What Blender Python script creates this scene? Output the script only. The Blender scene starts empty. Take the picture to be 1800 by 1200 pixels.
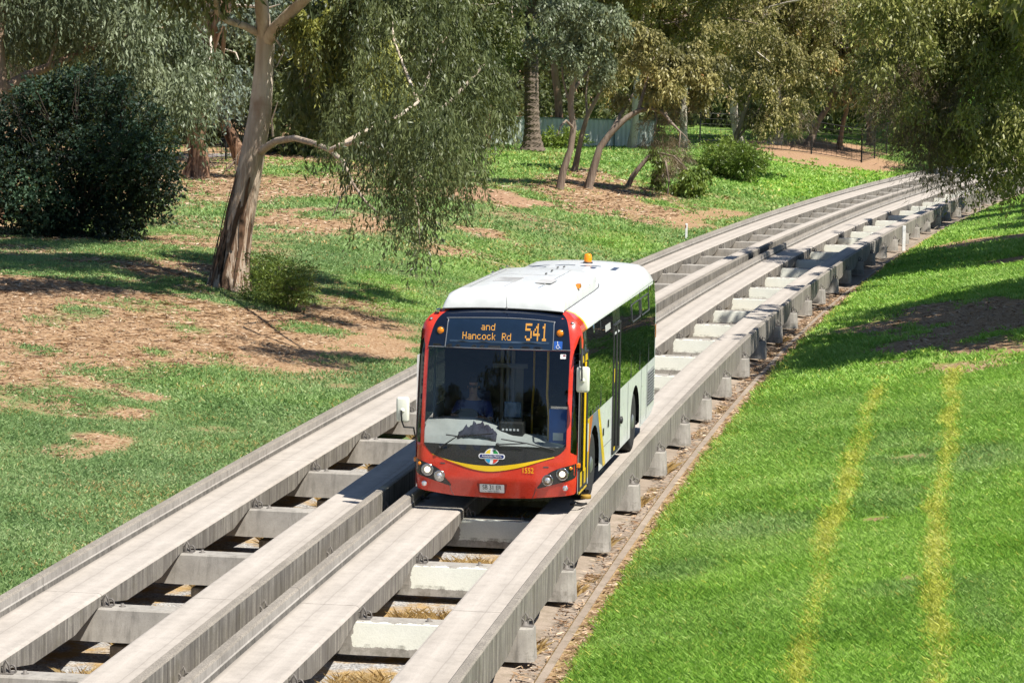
import bpy, bmesh, math, random
import numpy as np
from mathutils import Vector, Matrix
from mathutils.geometry import delaunay_2d_cdt

random.seed(11)
RNG = np.random.default_rng(11)
SC = bpy.context.scene
COL = SC.collection
R = math.radians

# ---------------------------------------------------------------- site model
CAM_H, PITCH, ROLL, FPX = 6.835, 0.09957, 0.01843, 5000.0
TX0, TTH, TK0, TK1, TK2 = -5.0627, 0.14041, 0.12883, -0.0185, 0.06576
GRADE, SPACING = 0.00558, 3.224
BAY, BAY0 = 3.813, 4.42

def _curve():
    s = np.arange(-80, 620.01, 0.25)
    q = np.clip(s, -80, 170)
    t = TTH + TK0*q/100 + TK1*q**2/2e4 + TK2*q**3/6e6
    kend = TK0/100 + TK1*170/1e4 + TK2*170**2/2e6
    t = t + np.maximum(0, s-170)*kend*np.exp(-np.maximum(0, s-170)/120)
    dx = np.sin(t)*.25; dy = np.cos(t)*.25
    X = np.cumsum(dx); Y = np.cumsum(dy)
    i0 = np.argmin(abs(s))
    return s, X+TX0-X[i0], Y+30-Y[i0], t
CV = _curve()

def W(lat, s, z=0.0):
    """guideway coordinates (metres right of the left track's centre, along it, above its slab) -> world"""
    lat = np.asarray(lat, float); s = np.asarray(s, float)
    x = np.interp(s, CV[0], CV[1]); y = np.interp(s, CV[0], CV[2]); t = np.interp(s, CV[0], CV[3])
    X = x + lat*np.cos(t); Y = y - lat*np.sin(t)
    return X, Y, z + GRADE*Y
def heading(s): return float(np.interp(s, CV[0], CV[3]))
def to_track(X, Y):
    X = np.atleast_1d(np.asarray(X, float)); Y = np.atleast_1d(np.asarray(Y, float))
    cs, cx, cy, ct = [a[::4] for a in CV]
    out_l = np.empty_like(X); out_s = np.empty_like(X)
    for a in range(0, len(X), 4000):
        x = X[a:a+4000]; y = Y[a:a+4000]
        i = np.argmin((x[:, None]-cx)**2+(y[:, None]-cy)**2, axis=1)
        dx = x-cx[i]; dy = y-cy[i]
        out_l[a:a+4000] = dx*np.cos(ct[i])-dy*np.sin(ct[i])
        out_s[a:a+4000] = cs[i]+dx*np.sin(ct[i])+dy*np.cos(ct[i])
    return out_l, out_s

def _hash(i, j, seed):
    h = (i.astype(np.int64)*374761393 + j.astype(np.int64)*668265263 + seed*974634777) & 0xffffffff
    h = ((h ^ (h >> 13))*1274126177) & 0xffffffff
    return ((h ^ (h >> 16)) & 0xffff)/65535.0
def vnoise(x, y, seed=0):
    x = np.asarray(x, float); y = np.asarray(y, float)
    i = np.floor(x); j = np.floor(y); u = x-i; v = y-j
    u = u*u*(3-2*u); v = v*v*(3-2*v)
    a = _hash(i, j, seed); b = _hash(i+1, j, seed); c = _hash(i, j+1, seed); d = _hash(i+1, j+1, seed)
    return (a*(1-u)+b*u)*(1-v)+(c*(1-u)+d*u)*v
def fbm(x, y, seed=0, o=4):
    r = 0; a = .5; n = 0
    for k in range(o):
        r = r + a*vnoise(x*2**k, y*2**k, seed+k*17); n += a; a *= .55
    return r/n
def sstep(a, b, x):
    t = np.clip((x-a)/(b-a), 0, 1); return t*t*(3-2*t)

RB = SPACING+1.433           # outer face of the right-hand beam
def bank(lat, s):
    """ground height above the slab plane"""
    lat = np.asarray(lat, float); s = np.asarray(s, float)
    l = -lat-1.45
    left = .07 + 1.15*sstep(0, 11, l) + .55*sstep(10, 34, l) + .10*(fbm(lat/5., s/5., 3)-.5)*sstep(.3, 3, l)
    mid = np.where(lat < 1.6, -.84, -.66)
    r = lat-5.12
    right = -.58 + .17*np.clip(r, 0, 14) + .05*sstep(0, .5, r) + .9*sstep(12, 30, r) + .10*(fbm(lat/4., s/4., 5)-.5)*sstep(.3, 3, r)
    # the left bank levels out further away
    return np.where(lat < -1.42, left, np.where(lat < RB+.3, mid, right))
def ground(X, Y):
    l, s = to_track(X, Y); return bank(l, s)+GRADE*np.atleast_1d(Y)

def ray(px, py):
    u = (px-900)/FPX; v = -(py-600)/FPX
    c, sn = math.cos(ROLL), math.sin(ROLL); u, v = c*u-sn*v, sn*u+c*v
    cp, sp = math.cos(PITCH), math.sin(PITCH)
    return u, cp+v*sp, -sp+v*cp
def atY(px, py, Y):
    d = ray(px, py); t = Y/d[1]; return Vector((d[0]*t, Y, CAM_H+d[2]*t))
def on_ground(px, py):
    d = ray(px, py); t = np.arange(25, 420, .25)
    z = CAM_H+d[2]*t-ground(d[0]*t, d[1]*t)
    k = np.argmax(z < 0)
    if z[k] >= 0: k = len(t)-1
    t = t[k]; return Vector((d[0]*t, d[1]*t, float(ground(d[0]*t, d[1]*t)[0])))

# ---------------------------------------------------------------- object helpers
def put(name, me, parent=None):
    o = bpy.data.objects.new(name, me); COL.objects.link(o)
    if parent is not None: o.parent = parent
    return o
def tag(o, label=None, cat=None, group=None, kind=None):
    if label: o['label'] = label
    if cat: o['category'] = cat
    if group: o['group'] = group
    if kind: o['kind'] = kind
    return o
def empty(name, loc=(0, 0, 0), rz=0):
    o = bpy.data.objects.new(name, None); COL.objects.link(o); o.location = loc; o.rotation_euler = (0, 0, rz)
    o.empty_display_size = .3
    return o
def np_mesh(name, verts, faces, mats, mat_idx=None, face_attr=None, vert_attr=None, smooth=False, uv=None):
    """faces: (n,k) int array, all the same size"""
    verts = np.asarray(verts, np.float32); faces = np.asarray(faces, np.int32)
    me = bpy.data.meshes.new(name)
    n, k = faces.shape
    me.vertices.add(len(verts)); me.vertices.foreach_set('co', verts.ravel())
    me.loops.add(n*k); me.loops.foreach_set('vertex_index', faces.ravel())
    me.polygons.add(n); me.polygons.foreach_set('loop_start', np.arange(0, n*k, k, dtype=np.int32))
    if mat_idx is not None: me.polygons.foreach_set('material_index', np.asarray(mat_idx, np.int32))
    me.polygons.foreach_set('use_smooth', np.full(n, bool(smooth)))
    for m in (mats if isinstance(mats, (list, tuple)) else [mats]): me.materials.append(m)
    if face_attr:
        for nm, a in face_attr.items():
            at = me.attributes.new(nm, 'FLOAT', 'FACE'); at.data.foreach_set('value', np.asarray(a, np.float32))
    if vert_attr:
        for nm, a in vert_attr.items():
            at = me.attributes.new(nm, 'FLOAT', 'POINT'); at.data.foreach_set('value', np.asarray(a, np.float32))
    if uv is not None:
        l = me.uv_layers.new(name='UVMap'); l.data.foreach_set('uv', np.asarray(uv, np.float32)[faces.ravel()].ravel())
    me.update(calc_edges=True)
    return me

class MB:
    """collects faces, built as ONE mesh object"""
    def __init__(s): s.v = []; s.f = []; s.m = []; s.sm = []
    def add(s, verts, faces, m=0, smooth=False):
        b = len(s.v); s.v += [tuple(map(float, p)) for p in verts]
        for f in faces: s.f.append([b+i for i in f]); s.m.append(m); s.sm.append(smooth)
    def box(s, a, b, m=0, bev=0.0, M=None):
        x0, y0, z0 = a; x1, y1, z1 = b
        if bev <= 0:
            v = [(x0,y0,z0),(x1,y0,z0),(x1,y1,z0),(x0,y1,z0),(x0,y0,z1),(x1,y0,z1),(x1,y1,z1),(x0,y1,z1)]
            f = [(0,3,2,1),(4,5,6,7),(0,1,5,4),(1,2,6,5),(2,3,7,6),(3,0,4,7)]
        else:
            bm = bmesh.new(); bmesh.ops.create_cube(bm, size=1)
            for q in bm.verts: q.co = Vector(((x0+x1)/2+q.co.x*(x1-x0), (y0+y1)/2+q.co.y*(y1-y0), (z0+z1)/2+q.co.z*(z1-z0)))
            bmesh.ops.bevel(bm, geom=bm.edges[:], offset=bev, segments=2, affect='EDGES', profile=.5)
            bm.verts.index_update(); v = [q.co.copy() for q in bm.verts]; f = [[q.index for q in p.verts] for p in bm.faces]; bm.free()
        if M is not None: v = [M @ Vector(p) for p in v]
        s.add(v, f, m)
    def tube(s, pts, rad, n=8, m=0, cap=True, smooth=True, wob=0, seed=0):
        pts = [Vector(p) for p in pts]; k = len(pts)
        if not hasattr(rad, '__len__'): rad = [rad]*k
        rr = random.Random(seed)
        T = [(pts[min(i+1, k-1)]-pts[max(i-1, 0)]).normalized() for i in range(k)]
        up = Vector((0, 0, 1)) if abs(T[0].z) < .9 else Vector((1, 0, 0))
        A = T[0].cross(up).normalized(); vs = []
        ph = rr.random()*6
        for i in range(k):
            A = (A-T[i]*A.dot(T[i])).normalized(); Bv = T[i].cross(A)
            for j in range(n):
                an = 2*math.pi*j/n
                w = 1+wob*(math.sin(3*an+ph+i*.4)*.5+math.sin(5*an+i*.9)*.3+rr.uniform(-.3, .3)) if wob else 1
                vs.append(pts[i]+(A*math.cos(an)+Bv*math.sin(an))*rad[i]*w)
        fs = [(i*n+j, i*n+(j+1) % n, (i+1)*n+(j+1) % n, (i+1)*n+j) for i in range(k-1) for j in range(n)]
        s.add(vs, fs, m, smooth)
        if cap:
            s.add(vs[:n], [tuple(range(n))[::-1]], m); s.add(vs[-n:], [tuple(range(n))], m)
    def lathe(s, prof, c=(0, 0, 0), axis='Z', n=24, m=0, smooth=True, M=None):
        """prof: (radius, height) pairs along the axis"""
        vs = []
        for r, h in prof:
            for j in range(n):
                a = 2*math.pi*j/n; p = (r*math.cos(a), r*math.sin(a), h)
                if axis == 'X': p = (p[2], p[0], p[1])
                if axis == 'Y': p = (p[0], p[2], p[1])
                vs.append(Vector(p)+Vector(c))
        if M is not None: vs = [M @ p for p in vs]
        k = len(prof)
        s.add(vs, [(i*n+j, i*n+(j+1) % n, (i+1)*n+(j+1) % n, (i+1)*n+j) for i in range(k-1) for j in range(n)], m, smooth)
        if prof[0][0] > 1e-4: s.add(vs[:n], [tuple(range(n))[::-1]], m)
        if prof[-1][0] > 1e-4: s.add(vs[-n:], [tuple(range(n))], m)
    def build(s, name, mats, parent=None, recalc=True):
        me = bpy.data.meshes.new(name); me.from_pydata(s.v, [], s.f)
        for m in (mats if isinstance(mats, (list, tuple)) else [mats]): me.materials.append(m)
        me.polygons.foreach_set('material_index', s.m); me.polygons.foreach_set('use_smooth', s.sm)
        if recalc:
            bm = bmesh.new(); bm.from_mesh(me); bmesh.ops.recalc_face_normals(bm, faces=bm.faces[:]); bm.to_mesh(me); bm.free()
        me.update(); return put(name, me, parent)

ORD = ['first','second','third','fourth','fifth','sixth','seventh','eighth','ninth','tenth','eleventh','twelfth','thirteenth','fourteenth','fifteenth','sixteenth','seventeenth','eighteenth','nineteenth']
TENS = {2:'twenty',3:'thirty',4:'forty',5:'fifty'}
def ordinal(n):
    if n <= 19: return ORD[n-1]
    t, u = divmod(n, 10)
    if u == 0: return {2:'twentieth',3:'thirtieth',4:'fortieth',5:'fiftieth'}[t]
    return TENS[t]+'-'+ORD[u-1]
# ---------------------------------------------------------------- materials
def new_mat(name):
    m = bpy.data.materials.new(name); m.use_nodes = True; t = m.node_tree; t.nodes.clear()
    return m, t
def nd(t, typ, **kw):
    n = t.nodes.new(typ)
    for k, v in kw.items():
        if k.startswith('i_'):
            key = k[2:]; key = int(key) if key.isdigit() else key.replace('_', ' ')
            if hasattr(v, 'is_output') and v.is_output: t.links.new(v, n.inputs[key])
            else: n.inputs[key].default_value = v
        else: setattr(n, k, v)
    return n
def c4(c): return (c[0], c[1], c[2], 1)
def out(t, sh): o = nd(t, 'ShaderNodeOutputMaterial'); t.links.new(sh, o.inputs['Surface'])
def math_(t, op, a, b=0.0, clamp=False): return nd(t, 'ShaderNodeMath', operation=op, use_clamp=clamp, i_0=a, i_1=b).outputs[0]
def mixc(t, f, a, b, blend='MIX'):
    n = nd(t, 'ShaderNodeMix', data_type='RGBA', blend_type=blend)
    for key, v in ((0, f), (6, a), (7, b)):
        if hasattr(v, 'is_output'): t.links.new(v, n.inputs[key])
        elif key == 0: n.inputs[0].default_value = v
        else: n.inputs[key].default_value = c4(v)
    return n.outputs[2]
def ramp(t, f, stops):
    n = nd(t, 'ShaderNodeValToRGB', i_0=f); e = n.color_ramp.elements
    while len(e) < len(stops): e.new(.5)
    for i, (p, c) in enumerate(stops): e[i].position = p; e[i].color = c4(c if hasattr(c, '__len__') else (c, c, c))
    return n.outputs[0]
def noise(t, vec, scale, detail=4, rough=.6, dim='3D'): return nd(t, 'ShaderNodeTexNoise', noise_dimensions=dim, i_Vector=vec, i_Scale=scale, i_Detail=detail, i_Roughness=rough).outputs[0]
def vscale(t, vec, s): return nd(t, 'ShaderNodeVectorMath', operation='MULTIPLY', i_0=vec, i_1=s).outputs[0]
def bump(t, h, strength=.3, dist=.01, normal=None):
    n = nd(t, 'ShaderNodeBump', i_Height=h, i_Strength=strength, i_Distance=dist)
    if normal is not None: t.links.new(normal, n.inputs['Normal'])
    return n.outputs[0]
def princ(t, col, rough=.5, metal=0, normal=None, coat=0, spec=.5):
    n = nd(t, 'ShaderNodeBsdfPrincipled', i_Roughness=rough, i_Metallic=metal)
    if hasattr(col, 'is_output'): t.links.new(col, n.inputs['Base Color'])
    else: n.inputs['Base Color'].default_value = c4(col)
    n.inputs['Coat Weight'].default_value = coat; n.inputs['Coat Roughness'].default_value = .06
    n.inputs['Specular IOR Level'].default_value = spec
    if normal is not None: t.links.new(normal, n.inputs['Normal'])
    return n
def pos(t): return nd(t, 'ShaderNodeNewGeometry').outputs['Position']
def objc(t): return nd(t, 'ShaderNodeTexCoord').outputs['Object']
def attr(t, name): return nd(t, 'ShaderNodeAttribute', attribute_name=name).outputs['Fac']

def plain(name, col, rough=.5, metal=0, coat=0, var=.12, scale=6, spec=.5):
    """a painted / plastic surface with faint dirt so that it is not a flat swatch"""
    m, t = new_mat(name); p = objc(t)
    n = noise(t, p, scale, 5)
    d = tuple(x*(1-var*2) for x in col)
    c = mixc(t, ramp(t, n, [(.35, 0), (.75, 1)]), d, col)
    rr = nd(t, 'ShaderNodeMapRange', i_0=noise(t, p, scale*2.3, 3), i_1=.3, i_2=.7, i_3=max(0, rough-.06), i_4=min(1, rough+.08)).outputs[0]
    s = princ(t, c, .5, metal, None, coat, spec); t.links.new(rr, s.inputs['Roughness'])
    out(t, s.outputs[0]); return m
def emit(name, col, st, base=(.02, .02, .02)):
    m, t = new_mat(name); s = princ(t, base, .4)
    s.inputs['Emission Color'].default_value = c4(col); s.inputs['Emission Strength'].default_value = st
    out(t, s.outputs[0]); return m
def glass(name, tint, refl_rough=.0, ior=1.5, dirt=.02):
    """flat tinted pane: transmits through a tint, reflects by Fresnel, carries a film of dust"""
    m, t = new_mat(name)
    tr = nd(t, 'ShaderNodeBsdfTransparent', i_Color=c4(tint)).outputs[0]
    gl = nd(t, 'ShaderNodeBsdfGlossy', i_Roughness=refl_rough, i_Color=(1, 1, 1, 1)).outputs[0]
    ge = nd(t, 'ShaderNodeNewGeometry'); cs = math_(t, 'ABSOLUTE', nd(t, 'ShaderNodeVectorMath', operation='DOT_PRODUCT', i_0=ge.outputs['Incoming'], i_1=ge.outputs['Normal']).outputs['Value'])
    f0 = ((ior-1)/(ior+1))**2                       # Schlick, the same from both sides of the pane
    fr = math_(t, 'ADD', f0, math_(t, 'MULTIPLY', 1-f0, math_(t, 'POWER', math_(t, 'SUBTRACT', 1.0, cs, True), 5.0)), True)
    a = nd(t, 'ShaderNodeMixShader', i_0=fr, i_1=tr, i_2=gl).outputs[0]
    df = nd(t, 'ShaderNodeBsdfDiffuse', i_Color=(.5, .48, .44, 1)).outputs[0]
    dn = ramp(t, noise(t, objc(t), 9, 6, .7), [(.45, 0), (.8, dirt*2.5)])
    b = nd(t, 'ShaderNodeMixShader', i_0=dn, i_1=a, i_2=df).outputs[0]
    out(t, b); return m

def concrete(name, base, dark, stain=(.06, .055, .05), streak=.5, speck=.3, track=False, scale=1.0, rough=.85, mossy=0):
    m, t = new_mat(name); p = pos(t)
    big = noise(t, p, .7*scale, 5, .65); mid = noise(t, p, 5*scale, 6, .7); fine = noise(t, p, 60*scale, 3, .7)
    c = mixc(t, ramp(t, big, [(.32, 0), (.68, 1)]), base, dark)
    c = mixc(t, math_(t, 'MULTIPLY', ramp(t, mid, [(.45, 0), (.75, 1)]), .5), c, tuple(.5*(a+b) for a, b in zip(dark, stain)))
    if streak > 0:                                   # rain streaks down vertical faces
        sv = noise(t, vscale(t, p, (9, 9, .55)), 1.0, 5, .7)
        nz = nd(t, 'ShaderNodeSeparateXYZ', i_0=nd(t, 'ShaderNodeNewGeometry').outputs['Normal']).outputs[2]
        vert = math_(t, 'SUBTRACT', 1.0, math_(t, 'ABSOLUTE', nz), True)
        f = math_(t, 'MULTIPLY', math_(t, 'MULTIPLY', ramp(t, sv, [(.42, 0), (.70, 1)]), vert), streak)
        c = mixc(t, f, c, stain)
        lv = noise(t, vscale(t, p, (14, 14, .7)), 1.3, 3, .6)
        c = mixc(t, math_(t, 'MULTIPLY', math_(t, 'MULTIPLY', ramp(t, lv, [(.56, 0), (.74, 1)]), vert), .45*streak), c, tuple(min(1, b*1.9) for b in base))
    if track:                                        # faint polished / dirty bands along the running strip
        uv = nd(t, 'ShaderNodeUVMap', uv_map='UVMap').outputs[0]
        ux = nd(t, 'ShaderNodeSeparateXYZ', i_0=uv).outputs[0]
        wv = math_(t, 'MULTIPLY', math_(t, 'SUBTRACT', noise(t, p, 1.7, 4), .5), .05)
        d1 = math_(t, 'ABSOLUTE', math_(t, 'SUBTRACT', math_(t, 'ADD', ux, wv), .995))
        c = mixc(t, ramp(t, math_(t, 'ADD', d1, math_(t, 'MULTIPLY', fine, .004)), [(.004, .55), (.014, .12), (.09, 0)]), c, tuple(x*.55 for x in dark))
        d2 = math_(t, 'ABSOLUTE', math_(t, 'SUBTRACT', math_(t, 'ADD', ux, wv), .80))
        c = mixc(t, ramp(t, d2, [(.0, .35), (.12, 0)]), c, tuple(min(1, x*1.22) for x in base))
        d3 = math_(t, 'SUBTRACT', 1.285, math_(t, 'ADD', ux, wv))
        c = mixc(t, ramp(t, math_(t, 'ADD', d3, math_(t, 'MULTIPLY', mid, .05)), [(.03, .65), (.085, 0)]), c, tuple(x*.5 for x in dark))
        c = mixc(t, math_(t, 'MULTIPLY', ramp(t, noise(t, vscale(t, uv, (26, 1.1, 0)), 1.0, 5, .7), [(.48, 0), (.72, 1)]), .22), c, tuple(x*.6 for x in dark))
    if mossy: c = mixc(t, math_(t, 'MULTIPLY', ramp(t, noise(t, p, 3.1, 6, .75), [(.5, 0), (.7, 1)]), mossy), c, (.10, .085, .03))
    c = mixc(t, math_(t, 'MULTIPLY', ramp(t, fine, [(.35, 1), (.6, 0)]), speck), c, tuple(x*.45 for x in dark))
    b = bump(t, mid, .25, .01); b = bump(t, fine, .5, .004, b)
    out(t, princ(t, c, rough, 0, b).outputs[0]); return m

def foliage(name, dark, light, extra=None, trans=.16, rough=.45):
    """leaves: tint is a per-leaf value stored on the mesh, clumps differ through world-space noise"""
    light = tuple(x*1.34 for x in light); dark = tuple(x*1.18 for x in dark)
    m, t = new_mat(name)
    f = attr(t, 'tint')
    n = noise(t, pos(t), .75, 3)
    f2 = math_(t, 'ADD', math_(t, 'MULTIPLY', f, .75), math_(t, 'MULTIPLY', math_(t, 'SUBTRACT', n, .5), 1.1), True)
    stops = [(.1, dark), (.8, light)]
    if extra: stops += [(.93, extra)]
    c = ramp(t, f2, stops)
    d = princ(t, c, rough, 0, None, 0, .35).outputs[0]
    tr = nd(t, 'ShaderNodeBsdfTranslucent', i_Color=mixc(t, .6, c, (.30, .34, .05))).outputs[0]
    out(t, nd(t, 'ShaderNodeMixShader', i_0=trans, i_1=d, i_2=tr).outputs[0]); return m

MT = {}
MT['slab'] = concrete('running_slab_concrete', (.475, .425, .37), (.40, .355, .305), streak=0, speck=.25, track=True)
MT['kerb'] = concrete('exposed_kerb_concrete', (.37, .325, .27), (.25, .22, .18), streak=.3, speck=.9)
MT['face'] = concrete('stained_beam_concrete', (.35, .32, .27), (.22, .20, .168), (.05, .04, .034), streak=1.0, speck=.5, mossy=.40)
MT['inner'] = concrete('guide_face_concrete', (.40, .37, .33), (.30, .275, .245), (.10, .09, .08), streak=.5, speck=.3)
MT['foot'] = concrete('dirty_kerb_foot', (.24, .22, .19), (.12, .11, .095), (.04, .036, .03), streak=.9, speck=.5, scale=3)
MT['gutter'] = concrete('gutter_concrete', (.40, .325, .255), (.28, .22, .165), (.12, .08, .05), streak=0, speck=.5, mossy=.55)
MT['joint'] = plain('joint_filler', (.03, .028, .025), .9)
MT['galv'] = plain('weathered_steel_clamp', (.20, .18, .16), .7, .3)

def sleeper_mat(painted):
    m, t = new_mat('painted_sleeper_concrete' if painted else 'sleeper_concrete')
    o = objc(t); rnd = nd(t, 'ShaderNodeObjectInfo').outputs['Random']
    off = nd(t, 'ShaderNodeVectorMath', operation='ADD', i_0=o, i_1=nd(t, 'ShaderNodeCombineXYZ', i_0=math_(t, 'MULTIPLY', rnd, 37.), i_1=math_(t, 'MULTIPLY', rnd, 11.)).outputs[0]).outputs[0]
    big = noise(t, off, 2.2, 6, .7); fine = noise(t, off, 55, 3, .7); pit = nd(t, 'ShaderNodeTexVoronoi', i_Vector=off, i_Scale=26.).outputs[0]
    c = mixc(t, ramp(t, big, [(.32, 0), (.7, 1)]), (.40, .37, .325), (.25, .23, .20))
    sv = noise(t, vscale(t, off, (10, 10, 1.2)), 1.0, 5, .7)
    c = mixc(t, math_(t, 'MULTIPLY', ramp(t, sv, [(.5, 0), (.72, 1)]), .55), c, (.11, .10, .085))
    c = mixc(t, ramp(t, pit, [(.05, .8), (.12, 0)]), c, (.10, .09, .08))
    if painted:
        x, y, z = nd(t, 'ShaderNodeSeparateXYZ', i_0=o).outputs
        wob = math_(t, 'MULTIPLY', math_(t, 'SUBTRACT', noise(t, off, 7, 5, .7), .5), .16)
        wx = math_(t, 'ADD', math_(t, 'ABSOLUTE', x), wob); wz = math_(t, 'ADD', math_(t, 'ABSOLUTE', math_(t, 'ADD', z, .315)), math_(t, 'MULTIPLY', wob, .55))
        inx = math_(t, 'LESS_THAN', wx, .60); inz = math_(t, 'LESS_THAN', wz, .15); iny = math_(t, 'LESS_THAN', y, -.10)
        k = math_(t, 'MULTIPLY', math_(t, 'MULTIPLY', inx, inz), iny)
        c = mixc(t, math_(t, 'MULTIPLY', k, .95), c, mixc(t, ramp(t, noise(t, off, 4, 4), [(.3, 0), (.8, 1)]), (.80, .80, .70), (.72, .72, .62)))
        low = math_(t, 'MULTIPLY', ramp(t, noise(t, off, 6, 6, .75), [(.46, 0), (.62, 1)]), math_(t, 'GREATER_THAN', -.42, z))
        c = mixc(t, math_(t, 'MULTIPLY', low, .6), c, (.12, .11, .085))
    c = mixc(t, math_(t, 'MULTIPLY', ramp(t, fine, [(.35, 1), (.6, 0)]), .12), c, (.12, .11, .09))
    out(t, princ(t, c, .85, 0, bump(t, fine, .4, .004, bump(t, big, .3, .02))).outputs[0]); return m
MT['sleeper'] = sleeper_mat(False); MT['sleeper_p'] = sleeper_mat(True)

def terrain_mat():
    m, t = new_mat('park_ground'); p = pos(t)
    g = attr(t, 'green'); dr = attr(t, 'dry'); gr = attr(t, 'gravel'); red = attr(t, 'bare')
    n1 = noise(t, p, 1.1, 5, .65); n2 = noise(t, p, 7, 6, .7); n3 = noise(t, p, 34, 5, .75)
    chips = nd(t, 'ShaderNodeTexVoronoi', i_Vector=vscale(t, p, (1, 1, 1)), i_Scale=24., feature='F1'); chipc = chips.outputs['Color']
    cr = nd(t, 'ShaderNodeSeparateXYZ', i_0=chipc).outputs[0]
    mulch = ramp(t, math_(t, 'ADD', math_(t, 'MULTIPLY', cr, .55), math_(t, 'MULTIPLY', n3, .5)), [(.15, (.12, .058, .028)), (.42, (.30, .175, .090)), (.62, (.42, .275, .160)), (.9, (.58, .44, .30))])
    mulch = mixc(t, math_(t, 'MULTIPLY', ramp(t, n1, [(.4, 0), (.7, 1)]), .4), mulch, (.22, .13, .07))
    bare = mixc(t, n2, (.31, .17, .10), (.41, .265, .175))
    base = mixc(t, red, mulch, bare)
    gravel = ramp(t, math_(t, 'ADD', math_(t, 'MULTIPLY', nd(t, 'ShaderNodeSeparateXYZ', i_0=nd(t, 'ShaderNodeTexVoronoi', i_Vector=p, i_Scale=42.).outputs['Color']).outputs[1], .7), math_(t, 'MULTIPLY', n2, .3)), [(.1, (.16, .155, .15)), (.5, (.36, .35, .34)), (.9, (.58, .57, .55))])
    straw = ramp(t, math_(t, 'ADD', math_(t, 'MULTIPLY', n3, .6), math_(t, 'MULTIPLY', n2, .4)), [(.3, (.20, .12, .05)), (.55, (.46, .31, .14)), (.75, (.60, .46, .26))])
    base = mixc(t, gr, base, mixc(t, ramp(t, noise(t, p, 1.6, 4), [(.45, 0), (.6, 1)]), gravel, straw))
    straw2 = ramp(t, math_(t, 'ADD', math_(t, 'MULTIPLY', n3, .6), math_(t, 'MULTIPLY', n2, .4)), [(.3, (.20, .23, .04)), (.55, (.42, .43, .08)), (.75, (.58, .57, .18))])
    base = mixc(t, math_(t, 'MULTIPLY', dr, ramp(t, n2, [(.35, 0), (.6, 1)])), base, mixc(t, attr(t, 'lush'), straw, straw2))
    gm = math_(t, 'ADD', g, math_(t, 'ADD', math_(t, 'MULTIPLY', math_(t, 'SUBTRACT', n2, .5), .75), math_(t, 'MULTIPLY', math_(t, 'SUBTRACT', n3, .5), .5)))
    gm = ramp(t, gm, [(.34, 0), (.68, 1)])
    lush = attr(t, 'lush')
    ga = ramp(t, math_(t, 'ADD', math_(t, 'MULTIPLY', n3, .6), math_(t, 'MULTIPLY', n2, .4)), [(.3, (.065, .105, .034)), (.55, (.14, .21, .075)), (.75, (.26, .31, .14))])
    gb = ramp(t, math_(t, 'ADD', math_(t, 'MULTIPLY', n3, .6), math_(t, 'MULTIPLY', n2, .4)), [(.3, (.09, .17, .014)), (.55, (.20, .34, .035)), (.75, (.32, .45, .07))])
    c = mixc(t, gm, base, mixc(t, lush, ga, gb))
    h = math_(t, 'ADD', math_(t, 'MULTIPLY', n3, .7), math_(t, 'MULTIPLY', cr, .4))
    out(t, princ(t, c, .95, 0, bump(t, h, .7, .05), 0, .15).outputs[0]); return m
MT['terrain'] = terrain_mat()

def blade_mat(name):
    m, t = new_mat(name)
    tint = attr(t, 'tint'); lush = attr(t, 'lush'); dry = attr(t, 'dry')
    a = ramp(t, tint, [(0, (.10, .18, .058)), (.5, (.22, .335, .125)), (1, (.41, .49, .24))])
    b = ramp(t, tint, [(0, (.125, .27, .024)), (.5, (.275, .48, .06)), (1, (.48, .66, .17))])
    d = mixc(t, lush, ramp(t, tint, [(0, (.26, .16, .06)), (.5, (.50, .34, .13)), (1, (.68, .54, .30))]), ramp(t, tint, [(0, (.32, .37, .05)), (.5, (.54, .56, .09)), (1, (.74, .74, .26))]))
    c = mixc(t, dry, mixc(t, lush, a, b), d)
    s = princ(t, c, .5, 0, None, 0, .3).outputs[0]
    tr = nd(t, 'ShaderNodeBsdfTranslucent', i_Color=c).outputs[0]
    out(t, nd(t, 'ShaderNodeMixShader', i_0=.35, i_1=s, i_2=tr).outputs[0]); return m
MT['blade'] = blade_mat('grass_blades')
def litter_mat():
    m, t = new_mat('fallen_leaves_and_bark'); tint = attr(t, 'tint')
    out(t, princ(t, ramp(t, tint, [(0, (.09, .045, .022)), (.35, (.24, .14, .07)), (.7, (.40, .27, .16)), (1, (.58, .46, .33))]), .8).outputs[0]); return m
MT['litter'] = litter_mat(); MT['peel'] = plain('peeling_bark', (.16, .085, .045), .9, var=.3)

MT['leaf_grey'] = foliage('grey_green_gum_leaves', (.066, .085, .046), (.215, .245, .145), (.30, .32, .20))
MT['leaf_dark'] = foliage('dark_gum_leaves', (.036, .048, .018), (.135, .155, .058), (.23, .22, .09))
MT['leaf_olive'] = foliage('olive_gum_leaves', (.085, .095, .028), (.27, .27, .078), (.38, .33, .10))
MT['leaf_rust'] = foliage('rusty_olive_gum_leaves', (.105, .10, .038), (.32, .275, .10), (.50, .20, .08))
MT['leaf_yellow'] = foliage('yellow_green_leaves', (.10, .11, .022), (.31, .31, .07), (.40, .36, .10))
MT['leaf_blue'] = foliage('blue_grey_gum_leaves', (.07, .095, .075), (.22, .26, .20), (.32, .36, .28))
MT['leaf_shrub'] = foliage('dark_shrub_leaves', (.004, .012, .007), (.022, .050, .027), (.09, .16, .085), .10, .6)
MT['leaf_bush'] = foliage('bush_leaves', (.05, .085, .012), (.19, .25, .045), (.28, .32, .08))
MT['leaf_bright'] = foliage('bright_green_leaves', (.04, .11, .012), (.14, .30, .035), (.20, .36, .06))
MT['leaf_brown'] = foliage('dry_twiggy_leaves', (.075, .055, .032), (.22, .17, .10), (.34, .27, .17), .1)

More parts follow.
